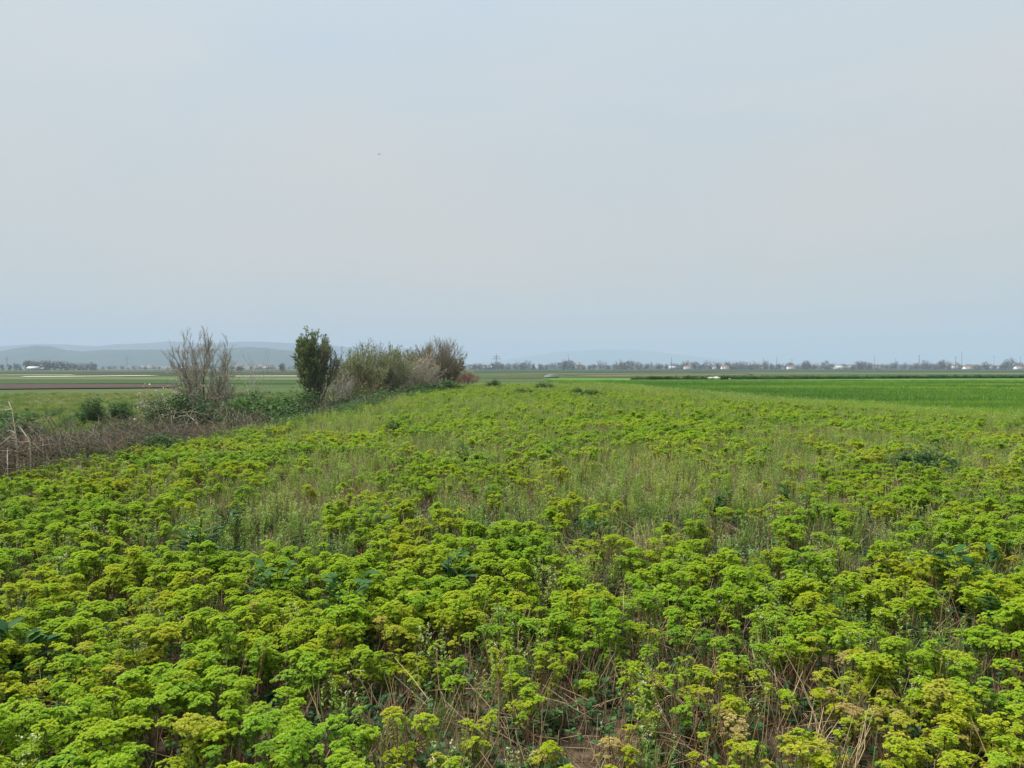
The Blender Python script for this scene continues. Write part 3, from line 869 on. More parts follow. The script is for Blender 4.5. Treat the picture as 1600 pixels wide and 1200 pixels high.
scatter('rough_grass', rg, GRASS_FAR_ME, 'rough green grass on the land beyond the ditch', 'grass')

def leafy_bush(seed, w, h, nst=26, leaf_l=(0.05, 0.10), dens=16):
    """stems and foliage as two meshes"""
    r = random.Random(seed); sb, fb = MB(), MB()
    for i in range(nst):
        az = r.uniform(0, 6.28); q = math.sqrt(r.random()) * w * 0.5
        hh = h * (1 - 0.55 * (q / (w * 0.5)) ** 2) * r.uniform(0.6, 1.1)
        b = np.array([q * 0.6 * math.cos(az), q * 0.6 * math.sin(az), -0.05]); top = np.array([q * math.cos(az), q * math.sin(az), hh])
        tube(sb, [b, (b + top) / 2 + np.array([r.gauss(0, 0.02), r.gauss(0, 0.02), 0]), top], [0.007, 0.005, 0.002], 3, 0.5, 0, cap=False)
        for j in range(dens):
            t = r.uniform(0.15, 1.03); a2 = r.uniform(0, 6.28)
            p = b + (top - b) * t + np.array([r.gauss(0, 0.05), r.gauss(0, 0.05), r.gauss(0, 0.02)])
            leaf(fb, p, (math.cos(a2), math.sin(a2), r.uniform(-0.3, 0.6)), (0, 0, 1), r.uniform(*leaf_l), 0.9, r.uniform(0.15, 0.9))
    return sb, fb

BUSH_P = []
for i in range(6):
    sb, fb = leafy_bush(700 + i, 1.0, 0.62, 60, (0.045, 0.085), 40)
    BUSH_P.append((sb.mesh('stems', [M_TWIG]), fb.mesh('foliage', [M_BROAD])))
NETTLE_ME = []
for i in range(6):
    sb, fb = leafy_bush(760 + i, 1.0, 0.62, 34, (0.04, 0.08), 22); fb.merge(sb); NETTLE_ME.append(fb.mesh('nettle', [M_BROAD]))
scatter('nettle_patches', nt_, NETTLE_ME, 'dark green nettles dotted over the ditch banks', 'nettles')
def ground_at(px, d):
    x = (px - 800) / F * d
    return x, d, H(x, d)
def top_height(px, py, d):
    x, y, z = ground_at(px, d)
    return EYE - (py - HOR) / F * d - z
def bush(px, d, w, py, label, tint=0.4, name='leafy_bush', cat='bush', group='dark green leafy bushes'):
    x, y, z = ground_at(px, d)
    h = top_height(px, py, d)
    o = empty(name, (x, y, z), r.uniform(0, 6.28)); o.scale = (w * 1.25, w * 1.25, h / 0.66)
    tag(o, label, cat, group)
    a, b = BUSH_P[r.randrange(6)]
    link_mesh('stems', a, o); f = link_mesh('foliage', b, o); f['tint'] = tint
    return o
bush(5, 18, 1.6, 630, 'dark green leafy bush at the left edge behind the pale dead branches', 0.35)
bush(145, 27, 0.75, 616, 'dark green bush standing alone on the far bank, left of its low twin', 0.45)
bush(187, 28, 0.8, 622, 'low dark green bush right of the taller one on the far bank', 0.45)
bush(243, 19.5, 1.0, 645, 'dark green bush in the ditch close to the weeds, below the bare tree', 0.5)
bush(262, 27, 1.3, 612, 'dark green bush left of the bare tree foot', 0.5)
bush(290, 26, 1.3, 608, 'dark green bush wrapped round the bare tree foot', 0.3)
bush(320, 25, 1.2, 613, 'darkest green bush in front of the bare tree trunk', 0.2)
bush(352, 29, 1.2, 622, 'mid green bush just right of the bare tree', 0.7)
bush(375, 25, 1.5, 618, 'leafy bush halfway between bare tree and willow, nearest the weeds', 0.75)
bush(402, 27, 1.5, 610, 'leafy green bush between bare tree and willow', 0.7)
bush(428, 26, 1.5, 612, 'broad leafy green bush left of the willow, near the weed edge', 0.7)
bush(455, 29, 1.6, 606, 'leafy green bush directly left of the willow foot', 0.6)
bush(478, 32, 1.5, 607, 'leafy green bush in front of the willow trunk, left side', 0.6)
bush(545, 41, 1.7, 610, 'low bright bush in front of the gap right of the willow', 0.8)
bush(575, 44, 1.9, 606, 'low bright bush below the fan shaped shrub', 0.85)
bush(607, 46, 2.0, 603, 'low bright bush below the right side of the fan shaped shrub', 0.9)
bush(640, 49, 2.1, 599, 'low bright bush below the blossoming shrub', 0.9)
bush(670, 52, 2.2, 595, 'low bright bush below the tall bare shrub', 0.9)
bush(700, 56, 2.2, 594, 'low bright bush near the end of the shrub row', 0.85)
bush(771, 62, 1.3, 592, 'small dark bush on the strip below the pylon', 0.3)
bush(851, 58, 1.4, 595, 'small dark bush on the strip right of the pylon', 0.3)
bush(905, 43, 1.1, 605, 'dark leafy clump on the far strip, left of a pair', 0.25)
bush(924, 42, 1.2, 608, 'dark leafy clump on the far strip, right of a pair', 0.3)
bush(818, 46, 1.3, 604, 'greyish low clump on the far strip', 0.7)
bush(1443, 12.2, 0.8, 690, 'blue green low clump at the right of the strip', 0.6)

# ------------------------------------------------------------------ shrubs and trees along the ditch
def grow(seed, stems, h, spread, levels=3, kids=(7, 6), r0=0.035, up=0.25, wob=0.12, fan=1.0, start=0.25):
    """branching polylines: list of (points, r_start, r_end, level)"""
    r = random.Random(seed); out = []
    def go(p, d, ln, rad, lev):
        n = 5 if lev < 2 else 3
        P = [np.array(p)]; dd = norm(d)
        for i in range(n):
            dd = norm(dd + np.array([r.gauss(0, wob), r.gauss(0, wob), r.gauss(0, wob) + up * (0.35 if lev else 0.12)]))
            P.append(P[-1] + dd * ln / n)
        out.append((P, rad, rad * 0.35, lev))
        if lev + 1 >= levels: return
        k = kids[min(lev, len(kids) - 1)]
        for i in range(k):
            t = r.uniform(start, 1.0) * n; j = min(n - 1, int(t)); q = P[j] + (P[j + 1] - P[j]) * (t - j)
            base = norm(P[j + 1] - P[j]); u, v, _ = frame(base); a = r.uniform(0, 6.28); an = r.uniform(0.3, 0.85) * fan
            cd = base * math.cos(an) + (math.cos(a) * u + math.sin(a) * v) * math.sin(an)
            go(q, cd, ln * r.uniform(0.35, 0.6) * (1.15 - 0.5 * t / n), rad * 0.5, lev + 1)
    for i in range(stems):
        a = i * 2.4 + r.uniform(-0.5, 0.5); th = spread * math.sqrt((i + 0.5) / stems) * r.uniform(0.75, 1.1)
        d = np.array([math.sin(th) * math.cos(a), math.sin(th) * math.sin(a), math.cos(th)])
        b = np.array([0.05 * stems ** 0.5 * math.cos(a), 0.05 * stems ** 0.5 * math.sin(a), -0.1])
        go(b, d, h * r.uniform(0.8, 1.05) * (1 - 0.12 * th), r0 * r.uniform(0.7, 1.1), 0)
    return out

def shrub(name, px, d, seed, py_top, label, cat='shrub', twig=None, bark=None, foliage=(), group=None, rz=0.0, sx=1.0, trim=None, leaf_name='foliage', rmin=0.0045, **kw):
    x, y, z = ground_at(px, d)
    height = top_height(px, py_top, d)
    o = empty(name, (x, y, z), rz); tag(o, label, cat, group)
    br = grow(seed, h=height, **kw)
    tk, tw = MB(), MB()
    rr = random.Random(seed + 5)
    top = max(p[-1][2] for p, _, _, _ in br)
    k = height / top
    S = np.array([sx, sx, k])
    for P, a, b, lev in br:
        P = [p * S for p in P]
        if lev == 0: tube(tk, P, np.linspace(a, max(b, rmin), len(P)), 5, 0.5)
        else: tube(tw, P, np.linspace(max(a, rmin), max(b, rmin * 0.6), len(P)), 3, 0.5, cap=False)
    tk.build('trunk', bark or M_BARK, o, smooth=True)
    tw.build('twigs', twig or M_TWIG, o)
    for (mat, per, L, W, zlo, zhi, side, tint, lname) in foliage:
        fb = MB()
        for P, a, b, lev in br:
            if lev < 1: continue
            P = [p * S for p in P]
            for j in range(per):
                if rr.random() < 0.25: continue
                t = rr.uniform(0.1, 1.0) * (len(P) - 1); i = min(len(P) - 2, int(t)); q = P[i] + (P[i + 1] - P[i]) * (t - i)
                zz = q[2] / height
                if not (zlo <= zz + rr.gauss(0, 0.04) <= zhi): continue
                if side is not None and not side(q / height, rr): continue
                dd = norm(norm(P[i + 1] - P[i]) + np.array([rr.gauss(0, 0.5), rr.gauss(0, 0.5), rr.gauss(0, 0.35)]))
                leaf(fb, q, dd, norm([rr.gauss(0, 1), rr.gauss(0, 1), 1]), L * rr.uniform(0.6, 1.3), W, rr.uniform(0.05, 0.95), kite=True)
        if fb.n:
            f = fb.build(lname, mat, o); f['tint'] = tint
    return o

shrub('bare_tree', 318, 28, 801, 507, 'bare spreading tree with a few pale buds rising from the ditch', 'tree', twig=M_TWIGG, bark=M_BARK,
      stems=6, spread=0.52, levels=4, kids=(13, 9, 5), r0=0.045, up=0.2, wob=0.09, fan=1.0, start=0.18, sx=0.54, rmin=0.0046,
      foliage=[(M_BLOSSOM, 1, 0.045, 0.9, 0.1, 0.6, lambda q, r_: r_.random() < 0.35, 0.9, 'blossom'),
               (M_OLIVE, 1, 0.04, 0.7, 0.02, 0.5, lambda q, r_: r_.random() < 0.4, 0.6, 'foliage')])
shrub('skirt_shrub', 312, 27.4, 802, 568, 'twiggy brown shrub with whitish blossom around the bare tree foot', 'shrub', twig=M_TWIG,
      stems=22, spread=1.05, levels=3, kids=(9, 6), r0=0.014, up=0.10, wob=0.16, sx=0.9,
      foliage=[(M_BLOSSOM, 3, 0.055, 1.0, 0.1, 1.0, lambda q, r_: r_.random() < 0.35 + 0.4 * (q[0] < -0.1), 1.0, 'blossom')])
shrub('willow_tree', 491, 41, 803, 510, 'upright grey green willow with leafless right side', 'tree', twig=M_TWIG, bark=M_BARK,
      stems=15, spread=0.46, levels=4, kids=(11, 8, 3), r0=0.045, up=0.40, wob=0.05, fan=0.8, start=0.2, sx=0.54, rmin=0.006,
      foliage=[(M_WILLOW, 7, 0.13, 0.42, 0.15, 1.0, lambda q, r_: r_.random() < (1.0 if q[0] < 0.10 else 0.14), 0.4, 'foliage')])
shrub('dry_shrub', 528, 43, 804, 572, 'grey brown leafless shrub in the gap right of the willow', 'shrub', twig=M_TWIGG,
      stems=16, spread=0.75, levels=3, kids=(8, 6), r0=0.016, up=0.2, wob=0.12, sx=0.9)
shrub('fan_shrub', 586, 51, 805, 527, 'fan shaped grey green willow shrub at the start of the row', 'shrub', twig=M_TWIGG, bark=M_BARK,
      stems=44, spread=0.95, levels=3, kids=(12, 7), r0=0.026, up=0.30, wob=0.07, fan=0.7, start=0.3, sx=0.74, rmin=0.007,
      foliage=[(M_WILLOW, 10, 0.13, 0.40, 0.22, 1.0, lambda q, r_: r_.random() < 0.75, 0.7, 'foliage')])
shrub('olive_shrub', 560, 48.5, 806, 565, 'rounded olive shrub at the left foot of the fan shaped willow', 'shrub', twig=M_TWIG,
      stems=26, spread=0.95, levels=3, kids=(11, 7), r0=0.016, up=0.2, wob=0.12, sx=0.82,
      foliage=[(M_OLIVE, 5, 0.09, 0.6, 0.05, 1.0, None, 0.45, 'foliage')])
shrub('brown_shrub', 637, 57, 807, 534, 'brown leafless shrub in the middle of the row', 'shrub', twig=M_TWIG, bark=M_BARK,
      stems=34, spread=0.9, levels=3, kids=(13, 8), r0=0.024, up=0.26, wob=0.09, fan=0.8, sx=0.8, rmin=0.008,
      foliage=[(M_OLIVE, 3, 0.10, 0.5, 0.1, 0.95, None, 0.3, 'foliage')])
shrub('blossom_shrub', 650, 53.5, 808, 545, 'pinkish grey blossoming shrub in front of the brown one', 'shrub', twig=M_TWIGG, bark=M_BARK,
      stems=18, spread=0.72, levels=3, kids=(12, 7), r0=0.022, up=0.2, wob=0.12, sx=0.72, rmin=0.007,
      foliage=[(M_BLOSSOM, 4, 0.07, 0.9, 0.25, 1.0, lambda q, r_: r_.random() < 0.7, 0.15, 'blossom')])
shrub('tall_bare_shrub', 680, 63, 809, 523, 'tall dark leafless shrub near the right end of the row', 'shrub', twig=M_TWIG, bark=M_BARK,
      stems=26, spread=0.55, levels=4, kids=(11, 6, 2), r0=0.032, up=0.3, wob=0.08, fan=0.8, sx=0.78, rmin=0.008,
      foliage=[(M_OLIVE, 2, 0.10, 0.5, 0.05, 0.55, None, 0.15, 'foliage')])
shrub('round_shrub', 705, 70, 810, 551, 'small rounded olive shrub at the right end of the row', 'shrub', twig=M_TWIG, bark=M_BARK,
      stems=20, spread=0.7, levels=3, kids=(12, 7), r0=0.022, up=0.2, wob=0.1, sx=0.62,
      foliage=[(M_OLIVE, 6, 0.12, 0.6, 0.15, 1.0, None, 0.75, 'foliage')])
shrub('reddish_shrub', 726, 72, 811, 576, 'low reddish twiggy shrub ending the row', 'shrub', twig=M_TWIGR, bark=M_TWIGR,
      stems=36, spread=0.9, levels=3, kids=(9, 5), r0=0.012, up=0.2, wob=0.12, sx=0.9, rmin=0.008)
shrub('sapling', 408, 33, 812, 543, 'thin bare sapling between bare tree and willow', 'sapling', twig=M_TWIGG, bark=M_TWIGG,
      stems=2, spread=0.45, levels=3, kids=(7, 3), r0=0.016, up=0.12, wob=0.10, sx=0.8, rmin=0.004)
shrub('sapling', 390, 36, 813, 550, 'wispy bare sapling just right of the bare tree', 'sapling', twig=M_TWIGG, bark=M_TWIGG,
      stems=2, spread=0.4, levels=3, kids=(6, 3), r0=0.014, up=0.12, wob=0.10, sx=0.8, rmin=0.004)

# bleached dead branches lying up out of the ditch
def dead_branch(label, pix, d, rad, twigs=3, seed=1):
    rr = random.Random(seed)
    P = [np.array([(px - 800) / F * (d + dd), d + dd, EYE - (py - HOR) / F * (d + dd)]) for px, py, dd in pix]
    base = P[0].copy(); base[2] = H(base[0], base[1]) - 0.05
    P = [base] + P
    mb = MB()
    tube(mb, P, np.linspace(rad, rad * 0.35, len(P)), 5)
    o0 = P[0].copy()
    o = empty('dead_branch', tuple(o0)); tag(o, label, 'branch', 'bleached dead branches at the ditch')
    V = mb; V.V = [v - o0 for v in V.V]
    V.build('limb', M_BLEACH, o, smooth=True)
    tb = MB()
    for i in range(twigs):
        k = rr.randint(1, len(P) - 1); dd = norm([rr.gauss(0, 1), rr.gauss(0, 0.6), rr.uniform(0.0, 0.9)]); ln = rr.uniform(0.15, 0.4)
        q = P[k] - o0
        tube(tb, [q, q + dd * ln * 0.5 + np.array([0, 0, rr.gauss(0, 0.03)]), q + dd * ln], [rad * 0.4, rad * 0.3, rad * 0.15], 3, cap=False)
    if tb.n: tb.build('twigs', M_BLEACH, o)
dead_branch('tall pale dead branch standing upright at the left edge', [(25, 705, 0), (24, 685, 0), (21, 662, 0.1), (18, 640, 0.15), (13, 628, 0.3)], 11.0, 0.013, 4, 1)
dead_branch('curved pale dead branch with a hooked tip at the left edge', [(46, 701, 0), (45, 690, 0), (36, 676, 0.1), (29, 665, 0.2), (34, 660, 0.2)], 11.0, 0.011, 3, 2)
dead_branch('pale dead branch slanting in from the left edge', [(-30, 716, 0), (0, 695, 0.1), (9, 687, 0.1), (22, 677, 0.2)], 10.8, 0.012, 3, 3)
dead_branch('thin dead branch lying low at the left edge', [(10, 709, 0), (29, 706, 0.1), (45, 701, 0.2)], 10.6, 0.009, 2, 4)
dead_branch('bleached dead branch bending over the ditch below the bare tree', [(313, 668, 0), (303, 657, 0.1), (296, 651, 0.2), (288, 649, 0.2), (270, 654, 0.3)], 19.0, 0.016, 4, 5)
dead_branch('thin arching dead branch below the bare tree', [(268, 662, 0), (267, 650, 0), (275, 645, 0), (300, 643, 0.2), (322, 648, 0.3)], 19.5, 0.012, 3, 6)

# ------------------------------------------------------------------ broad-leaved clumps standing among the weeds
BROAD_P = []
def broad_plant(seed):
    rr = random.Random(seed); sb, fb = MB(), MB()
    for i in range(9):
        az = rr.uniform(0, 6.28); ln = rr.uniform(0.12, 0.28); hh = rr.uniform(0.15, 0.42)
        tip = np.array([math.cos(az) * ln * 0.6, math.sin(az) * ln * 0.6, hh])
        tube(sb, [(0, 0, -0.02), tip * np.array([0.4, 0.4, 0.7]), tip], [0.004, 0.003, 0.0016], 3, 0.5, 0, cap=False)
        for j in range(9):
            t = rr.uniform(0.35, 1.0); a2 = az + rr.uniform(-1.6, 1.6)
            leaf(fb, tip * np.array([t, t, t]), (math.cos(a2), math.sin(a2), rr.uniform(-0.1, 0.7)), (0, 0, 1), rr.uniform(0.05, 0.105), 0.8, rr.uniform(0.2, 0.9))
    return sb.mesh('stems', [M_BROAD]), fb.mesh('foliage', [M_BROAD])
BROAD_P = [broad_plant(900 + i) for i in range(5)]
broad_spots = [(15, 1000, 'dark leafy plant in the gap at the lower left edge'), (1580, 935, 'dark leafy plant at the right edge of the foreground'),
               (575, 800, 'dark blue green plant left of the straw heap'), (310, 830, 'dark blue green plant at the left middle of the strip'),
               (345, 800, 'blue green plant just behind the left middle one'), (1115, 770, 'blue green plant in the pale grassy patch'),
               (930, 815, 'dark plant beside the straw heap'), (700, 880, 'blue green plant left of the small bare gap'),
               (735, 705, 'grey green plant far up the middle of the strip'), (620, 665, 'small dark plant near the far left of the strip'),
               (850, 1140, 'round leaved plant low in the thin patch'), (430, 895, 'dark plant between left foreground weeds'),
               (1240, 760, 'dark plant right of the pale grassy patch'), (1470, 725, 'blue green plant far right in the strip'),
               (540, 920, 'blue green plant left of centre among the weeds'), (1510, 890, 'dark green plant right of the grey grassy gap')]
for px, py, lab in broad_spots:
    d = (EYE - 0.33) * F / (py - HOR); x = (px - 800) / F * d
    o = empty('broad_leaved_plant', (x, d, H(x, d)), r.uniform(0, 6.28), r.uniform(1.0, 1.3) if d > 3.6 else 0.6)
    tag(o, lab, 'plant', 'broad leaved plants among the weeds')
    a, b = BROAD_P[r.randrange(5)]
    s1 = link_mesh('stems', a, o); s1['tint'] = 0.4
    f1 = link_mesh('foliage', b, o); f1['tint'] = r.uniform(0.2, 0.75)

# ------------------------------------------------------------------ hedge bank behind the wheat
hb = []
for i in range(1500):
    t = r.random(); px = 985 + (2300 - 985) * t
    d = (132 + 18 * sm(0, 0.5, t)) + r.uniform(-2.5, 2.5); x = (px - 800) / F * d
    if r.random() < 0.75 * sm(0.05, 0.0, t): continue
    hb.append([x, d, BASE + 0.0, 0, 0, r.uniform(0, 6.28), r.uniform(0.6, 1.25), r.randrange(6), r.uniform(0.3, 0.9)])
HEDGE_ME = []
for i in range(6):
    sb, fb = leafy_bush(740 + i, 1.2, 0.6, 22, (0.12, 0.22), 10); fb.merge(sb); HEDGE_ME.append(fb.mesh('hedge', [M_BROAD]))
scatter('hedge_bank', hb, HEDGE_ME, 'low dark green hedge bank along the far edge of the wheat', 'hedge')

# ------------------------------------------------------------------ white birds in the wheat
M_BIRD = plain_mat('white_feather', (0.72, 0.72, 0.68), (0.8, 0.8, 0.77), 12.0, 0.7)
M_BEAK = plain_mat('beak', (0.30, 0.18, 0.03), (0.36, 0.22, 0.04), 12.0, 0.5)
def swan(px, d, L, label, flip=1, neck='down', k=1.0):
    x = (px - 800) / F * d; z = H(x, d)
    o = empty('white_bird', (x, d, z), 0 if flip > 0 else math.pi); tag(o, label, 'bird', 'white birds in the wheat')
    b = MB()
    prof = [(-0.5, 0.03, 0.34), (-0.38, 0.10, 0.30), (-0.2, 0.17, 0.27), (0.0, 0.20, 0.27), (0.18, 0.18, 0.28), (0.33, 0.11, 0.30)]
    P = [np.array([a * L, 0, (c + 0.18) * k]) for a, _, c in prof]
    tube(b, P, [q * L for _, q, _ in prof], 10)
    if neck == 'down':
        N_ = [(0.30, 0.50), (0.42, 0.58), (0.52, 0.52), (0.57, 0.36), (0.60, 0.20)]
    else:
        N_ = [(0.30, 0.50), (0.38, 0.60), (0.42, 0.55), (0.50, 0.48), (0.58, 0.44)]
    NP = [np.array([a * L, 0, c * k]) for a, c in N_]
    tube(b, NP, [0.09 * L, 0.055 * L, 0.045 * L, 0.045 * L, 0.05 * L], 8)
    b.build('body', M_BIRD, o, smooth=True)
    bk = MB(); tube(bk, [NP[-1], NP[-1] + norm(NP[-1] - NP[-2]) * 0.09 * L], [0.022 * L, 0.008 * L], 6)
    bk.build('beak', M_BEAK, o)
    for s in (-1, 1):
        wv = MB(); tube(wv, [(0.22 * L, s * 0.16 * L, 0.49 * k), (0.0, s * 0.19 * L, 0.52 * k), (-0.28 * L, s * 0.12 * L, 0.54 * k), (-0.52 * L, s * 0.03 * L, 0.56 * k)],
                        [0.05 * L, 0.075 * L, 0.05 * L, 0.01 * L], 6)
        wv.build('wing', M_BIRD, o, smooth=True)
        lg = MB(); tube(lg, [(0.0, s * 0.07 * L, 0.30 * k), (0.02, s * 0.07 * L, 0.0)], [0.02, 0.014], 5)
        lg.build('leg', M_BEAK, o)
swan(1110, 118, 0.95, 'white bird in the wheat with its neck bent to the ground, left of the pair', 1, 'down')
swan(1120, 118, 1.15, 'larger white bird in the wheat with head low, right of the pair', -1, 'low')
swan(1140, 117, 0.32, 'tiny single white bird in the wheat, apart from the pair', 1, 'low', 0.75)

# a low pale-topped trough between the meadow strips
M_CONC = plain_mat('pale_concrete', (0.38, 0.38, 0.36), (0.52, 0.52, 0.49), 5.0)
M_CONCD = plain_mat('grey_concrete', (0.26, 0.26, 0.25), (0.36, 0.36, 0.34), 5.0)
x, y = (862 - 800) / F * 150, 150.0
tr = empty('concrete_trough', (x, y, BASE)); tag(tr, 'low grey structure with a white top between the meadow strips', 'trough')
b = MB(); box(b, -1.3, 1.3, -0.4, 0.4, 0.0, 0.55); b.build('basin', M_CONCD, tr)
b = MB(); box(b, -0.7, 1.0, -0.45, 0.45, 0.552, 0.72); b.build('slab', M_CONC, tr)
for s in (-1.35, 1.22):
    b = MB(); box(b, s, s + 0.13, -0.3, 0.3, 0.0, 0.45); b.build('end_post', M_CONCD, tr)

# ------------------------------------------------------------------ the far village: trees, houses, poles
FT = []
for i in range(8):
    rr = random.Random(1000 + i)
    dense = i < 5
    br = grow(1000 + i, stems=1 + i % 3, h=1.0, spread=0.35, levels=3, kids=(8, 5), r0=0.025, up=0.12, wob=0.12, fan=1.1, start=0.3)
    tk, cb = MB(), MB()
    top = max(p[-1][2] for p, _, _, _ in br)
    for P, a, b_, lev in br:
        tube(tk, [p / top for p in P], np.linspace(a, b_, len(P)) * (1 if lev == 0 else 0.6), 3, 0.4, 0, cap=False)
    lobes = [(0, 0, 0.60 if not dense else 0.52, 0.33, 0.40)] + [(rr.uniform(-0.3, 0.3), rr.uniform(-0.3, 0.3), rr.uniform(0.12, 0.68), rr.uniform(0.14, 0.24), rr.uniform(0.14, 0.26)) for _ in range(8)]
    for lx, ly, lz, lr, lh in lobes:
        for j in range(int((75 if dense else 22) * (lr / 0.25) ** 2)):
            v = norm([rr.gauss(0, 1), rr.gauss(0, 1), rr.gauss(0, 1)]) * rr.uniform(0.55, 1.08)
            q = np.array([lx + v[0] * lr, ly + v[1] * lr, max(0.04, lz + v[2] * lh)])
            leaf(cb, q, [rr.gauss(0, 1), rr.gauss(0, 1), rr.gauss(0, 0.7)], [rr.gauss(0, 1), rr.gauss(0, 1), 1], rr.uniform(0.05, 0.11), 1.0, rr.uniform(0.1, 0.9), kite=True)
    FT.append((tk.mesh('trunk', [M_BARK]), cb.mesh('crown', [M_FARTREE])))
def far_tree(px, d, h, w, label, group, kind=None, tint=None, name='far_tree', base=BASE):
    x = (px - 800) / F * d
    o = empty(name, (x, d, base - 0.2), r.uniform(0, 6.28)); o.scale = (w, w, h)
    tag(o, label, 'tree', group)
    k = r.randrange(8) if kind is None else kind
    t = link_mesh('trunk', FT[k][0], o); c = link_mesh('crown', FT[k][1], o)
    c['tint'] = r.uniform(0.1, 0.9) if tint is None else tint
# continuous low belt of trees below the village
SEG = [(724, 775, 'right of the reddish shrub'), (775, 1110, 'right of the lattice pylon'), (1110, 1500, 'right of the white birds'), (1500, 1690, 'right of the tall mast')]
for s0, s1, seg in SEG:
    n_ = 0; px = s0 + 2
    while px < s1:
        p = px + r.uniform(-2, 2); n_ += 1
        hpx = 4.5 + 7.5 * max(0.0, 0.5 + 1.3 * fbm(p, 0, 0.03, 3.0)) * r.uniform(0.4, 1.3)
        d = r.uniform(860, 930)
        far_tree(p, d, hpx * 1.25 * d / F + 1.6, (hpx * 0.9 + 5) * d / F * r.uniform(0.9, 1.4), 'small hazy village tree, %s %s' % (ordinal(n_), seg), 'village tree line', tint=r.uniform(0.2, 1.0))
        px += r.uniform(3.5, 9)
for s0, s1, seg in SEG:
    n_ = 0; px = s0
    while px < s1:
        n_ += 1; d = r.uniform(980, 1080); hpx = 4.5 + 4 * (0.5 + 0.9 * fbm(px, 5, 0.05, 4.0)) * r.uniform(0.5, 1.2)
        far_tree(px, d, hpx * d / F + 1.8, (hpx + 6) * d / F * r.uniform(0.9, 1.4), 'paler tree behind the village tree line, %s %s' % (ordinal(n_), seg), 'paler trees behind the village', tint=r.uniform(0.2, 1.0), kind=r.randrange(5))
        px += r.uniform(7, 13)
for p, hp, kd, lab in [(966, 16, 6, 'taller bare tree of a pair left of the village middle'), (980, 13, 7, 'shorter bare tree of a pair left of the village middle'), (1076, 15, 5, 'bare pointed tree left of a dark round one in the village'),
                       (1087, 14, 1, 'dark round tree in the village above the white birds'), (1137, 13, 2, 'broad dark tree group behind white houses, village middle'),
                       (1290, 15, 0, 'large dark tree left of the long white hall'), (1446, 16, 3, 'largest dark tree in the village right part'), (1470, 14, 4, 'round dark tree right of the largest one'),
                       (1345, 13, 1, 'dark tree at the right end of the long white hall'), (1540, 13, 2, 'dark tree near the right edge of the village'), (1175, 14, 6, 'thin bare tree in the village middle'),
                       (1401, 13, 7, 'sparse bare tree in the village right part'), (748, 9, 0, 'small round dark tree left of the lattice pylon'), (1577, 20, 5, 'tall faint bare tree at the far right of the village')]:
    far_tree(p, 880, hp * 880 / F + 1.0, hp * 880 / F * 1.1, lab, None, kd)
# wood at the far left
for i, px in enumerate([4, 14, 24, 30, 44, 50, 58, 65, 72, 79, 86, 93, 100, 107, 114, 121, 128, 135, 142, 148]):
    d = r.uniform(640, 700); hp = (9 if px < 36 else 14 if px < 102 else 11) * r.uniform(0.9, 1.12)
    lab = 'grey tree in the far left wood below the hills, %s from left' % ordinal(i + 1)
    far_tree(px, d, hp * d / F + 1.5, hp * d / F * 1.15, lab, 'far left wood', r.randrange(5), r.uniform(0.0, 0.5))
far_tree(441, 420, 5.6, 4.4, 'single small rounded tree left of the willow', None, 1, 0.5)
far_tree(419, 430, 4.8, 4.6, 'hazy tree just left of the single rounded tree', None, 6, 0.7)
far_tree(375, 460, 4.2, 5.5, 'low hazy tree right behind the bare tree', None, 2, 0.6)
far_tree(347, 470, 4.2, 5.0, 'low hazy tree behind the bare tree right side', None, 3, 0.6)
for q, px in enumerate(range(160, 480, 10)):
    d = r.uniform(900, 1200); p = px + r.uniform(-4, 4)
    hp = r.uniform(2.5, 5.5)
    far_tree(p, d, hp * d / F + 1.8, hp * d / F * 2.2, 'faint low tree below the left ridge, %s from left' % ordinal(q + 1), 'faint trees below the left ridge', r.randrange(5))

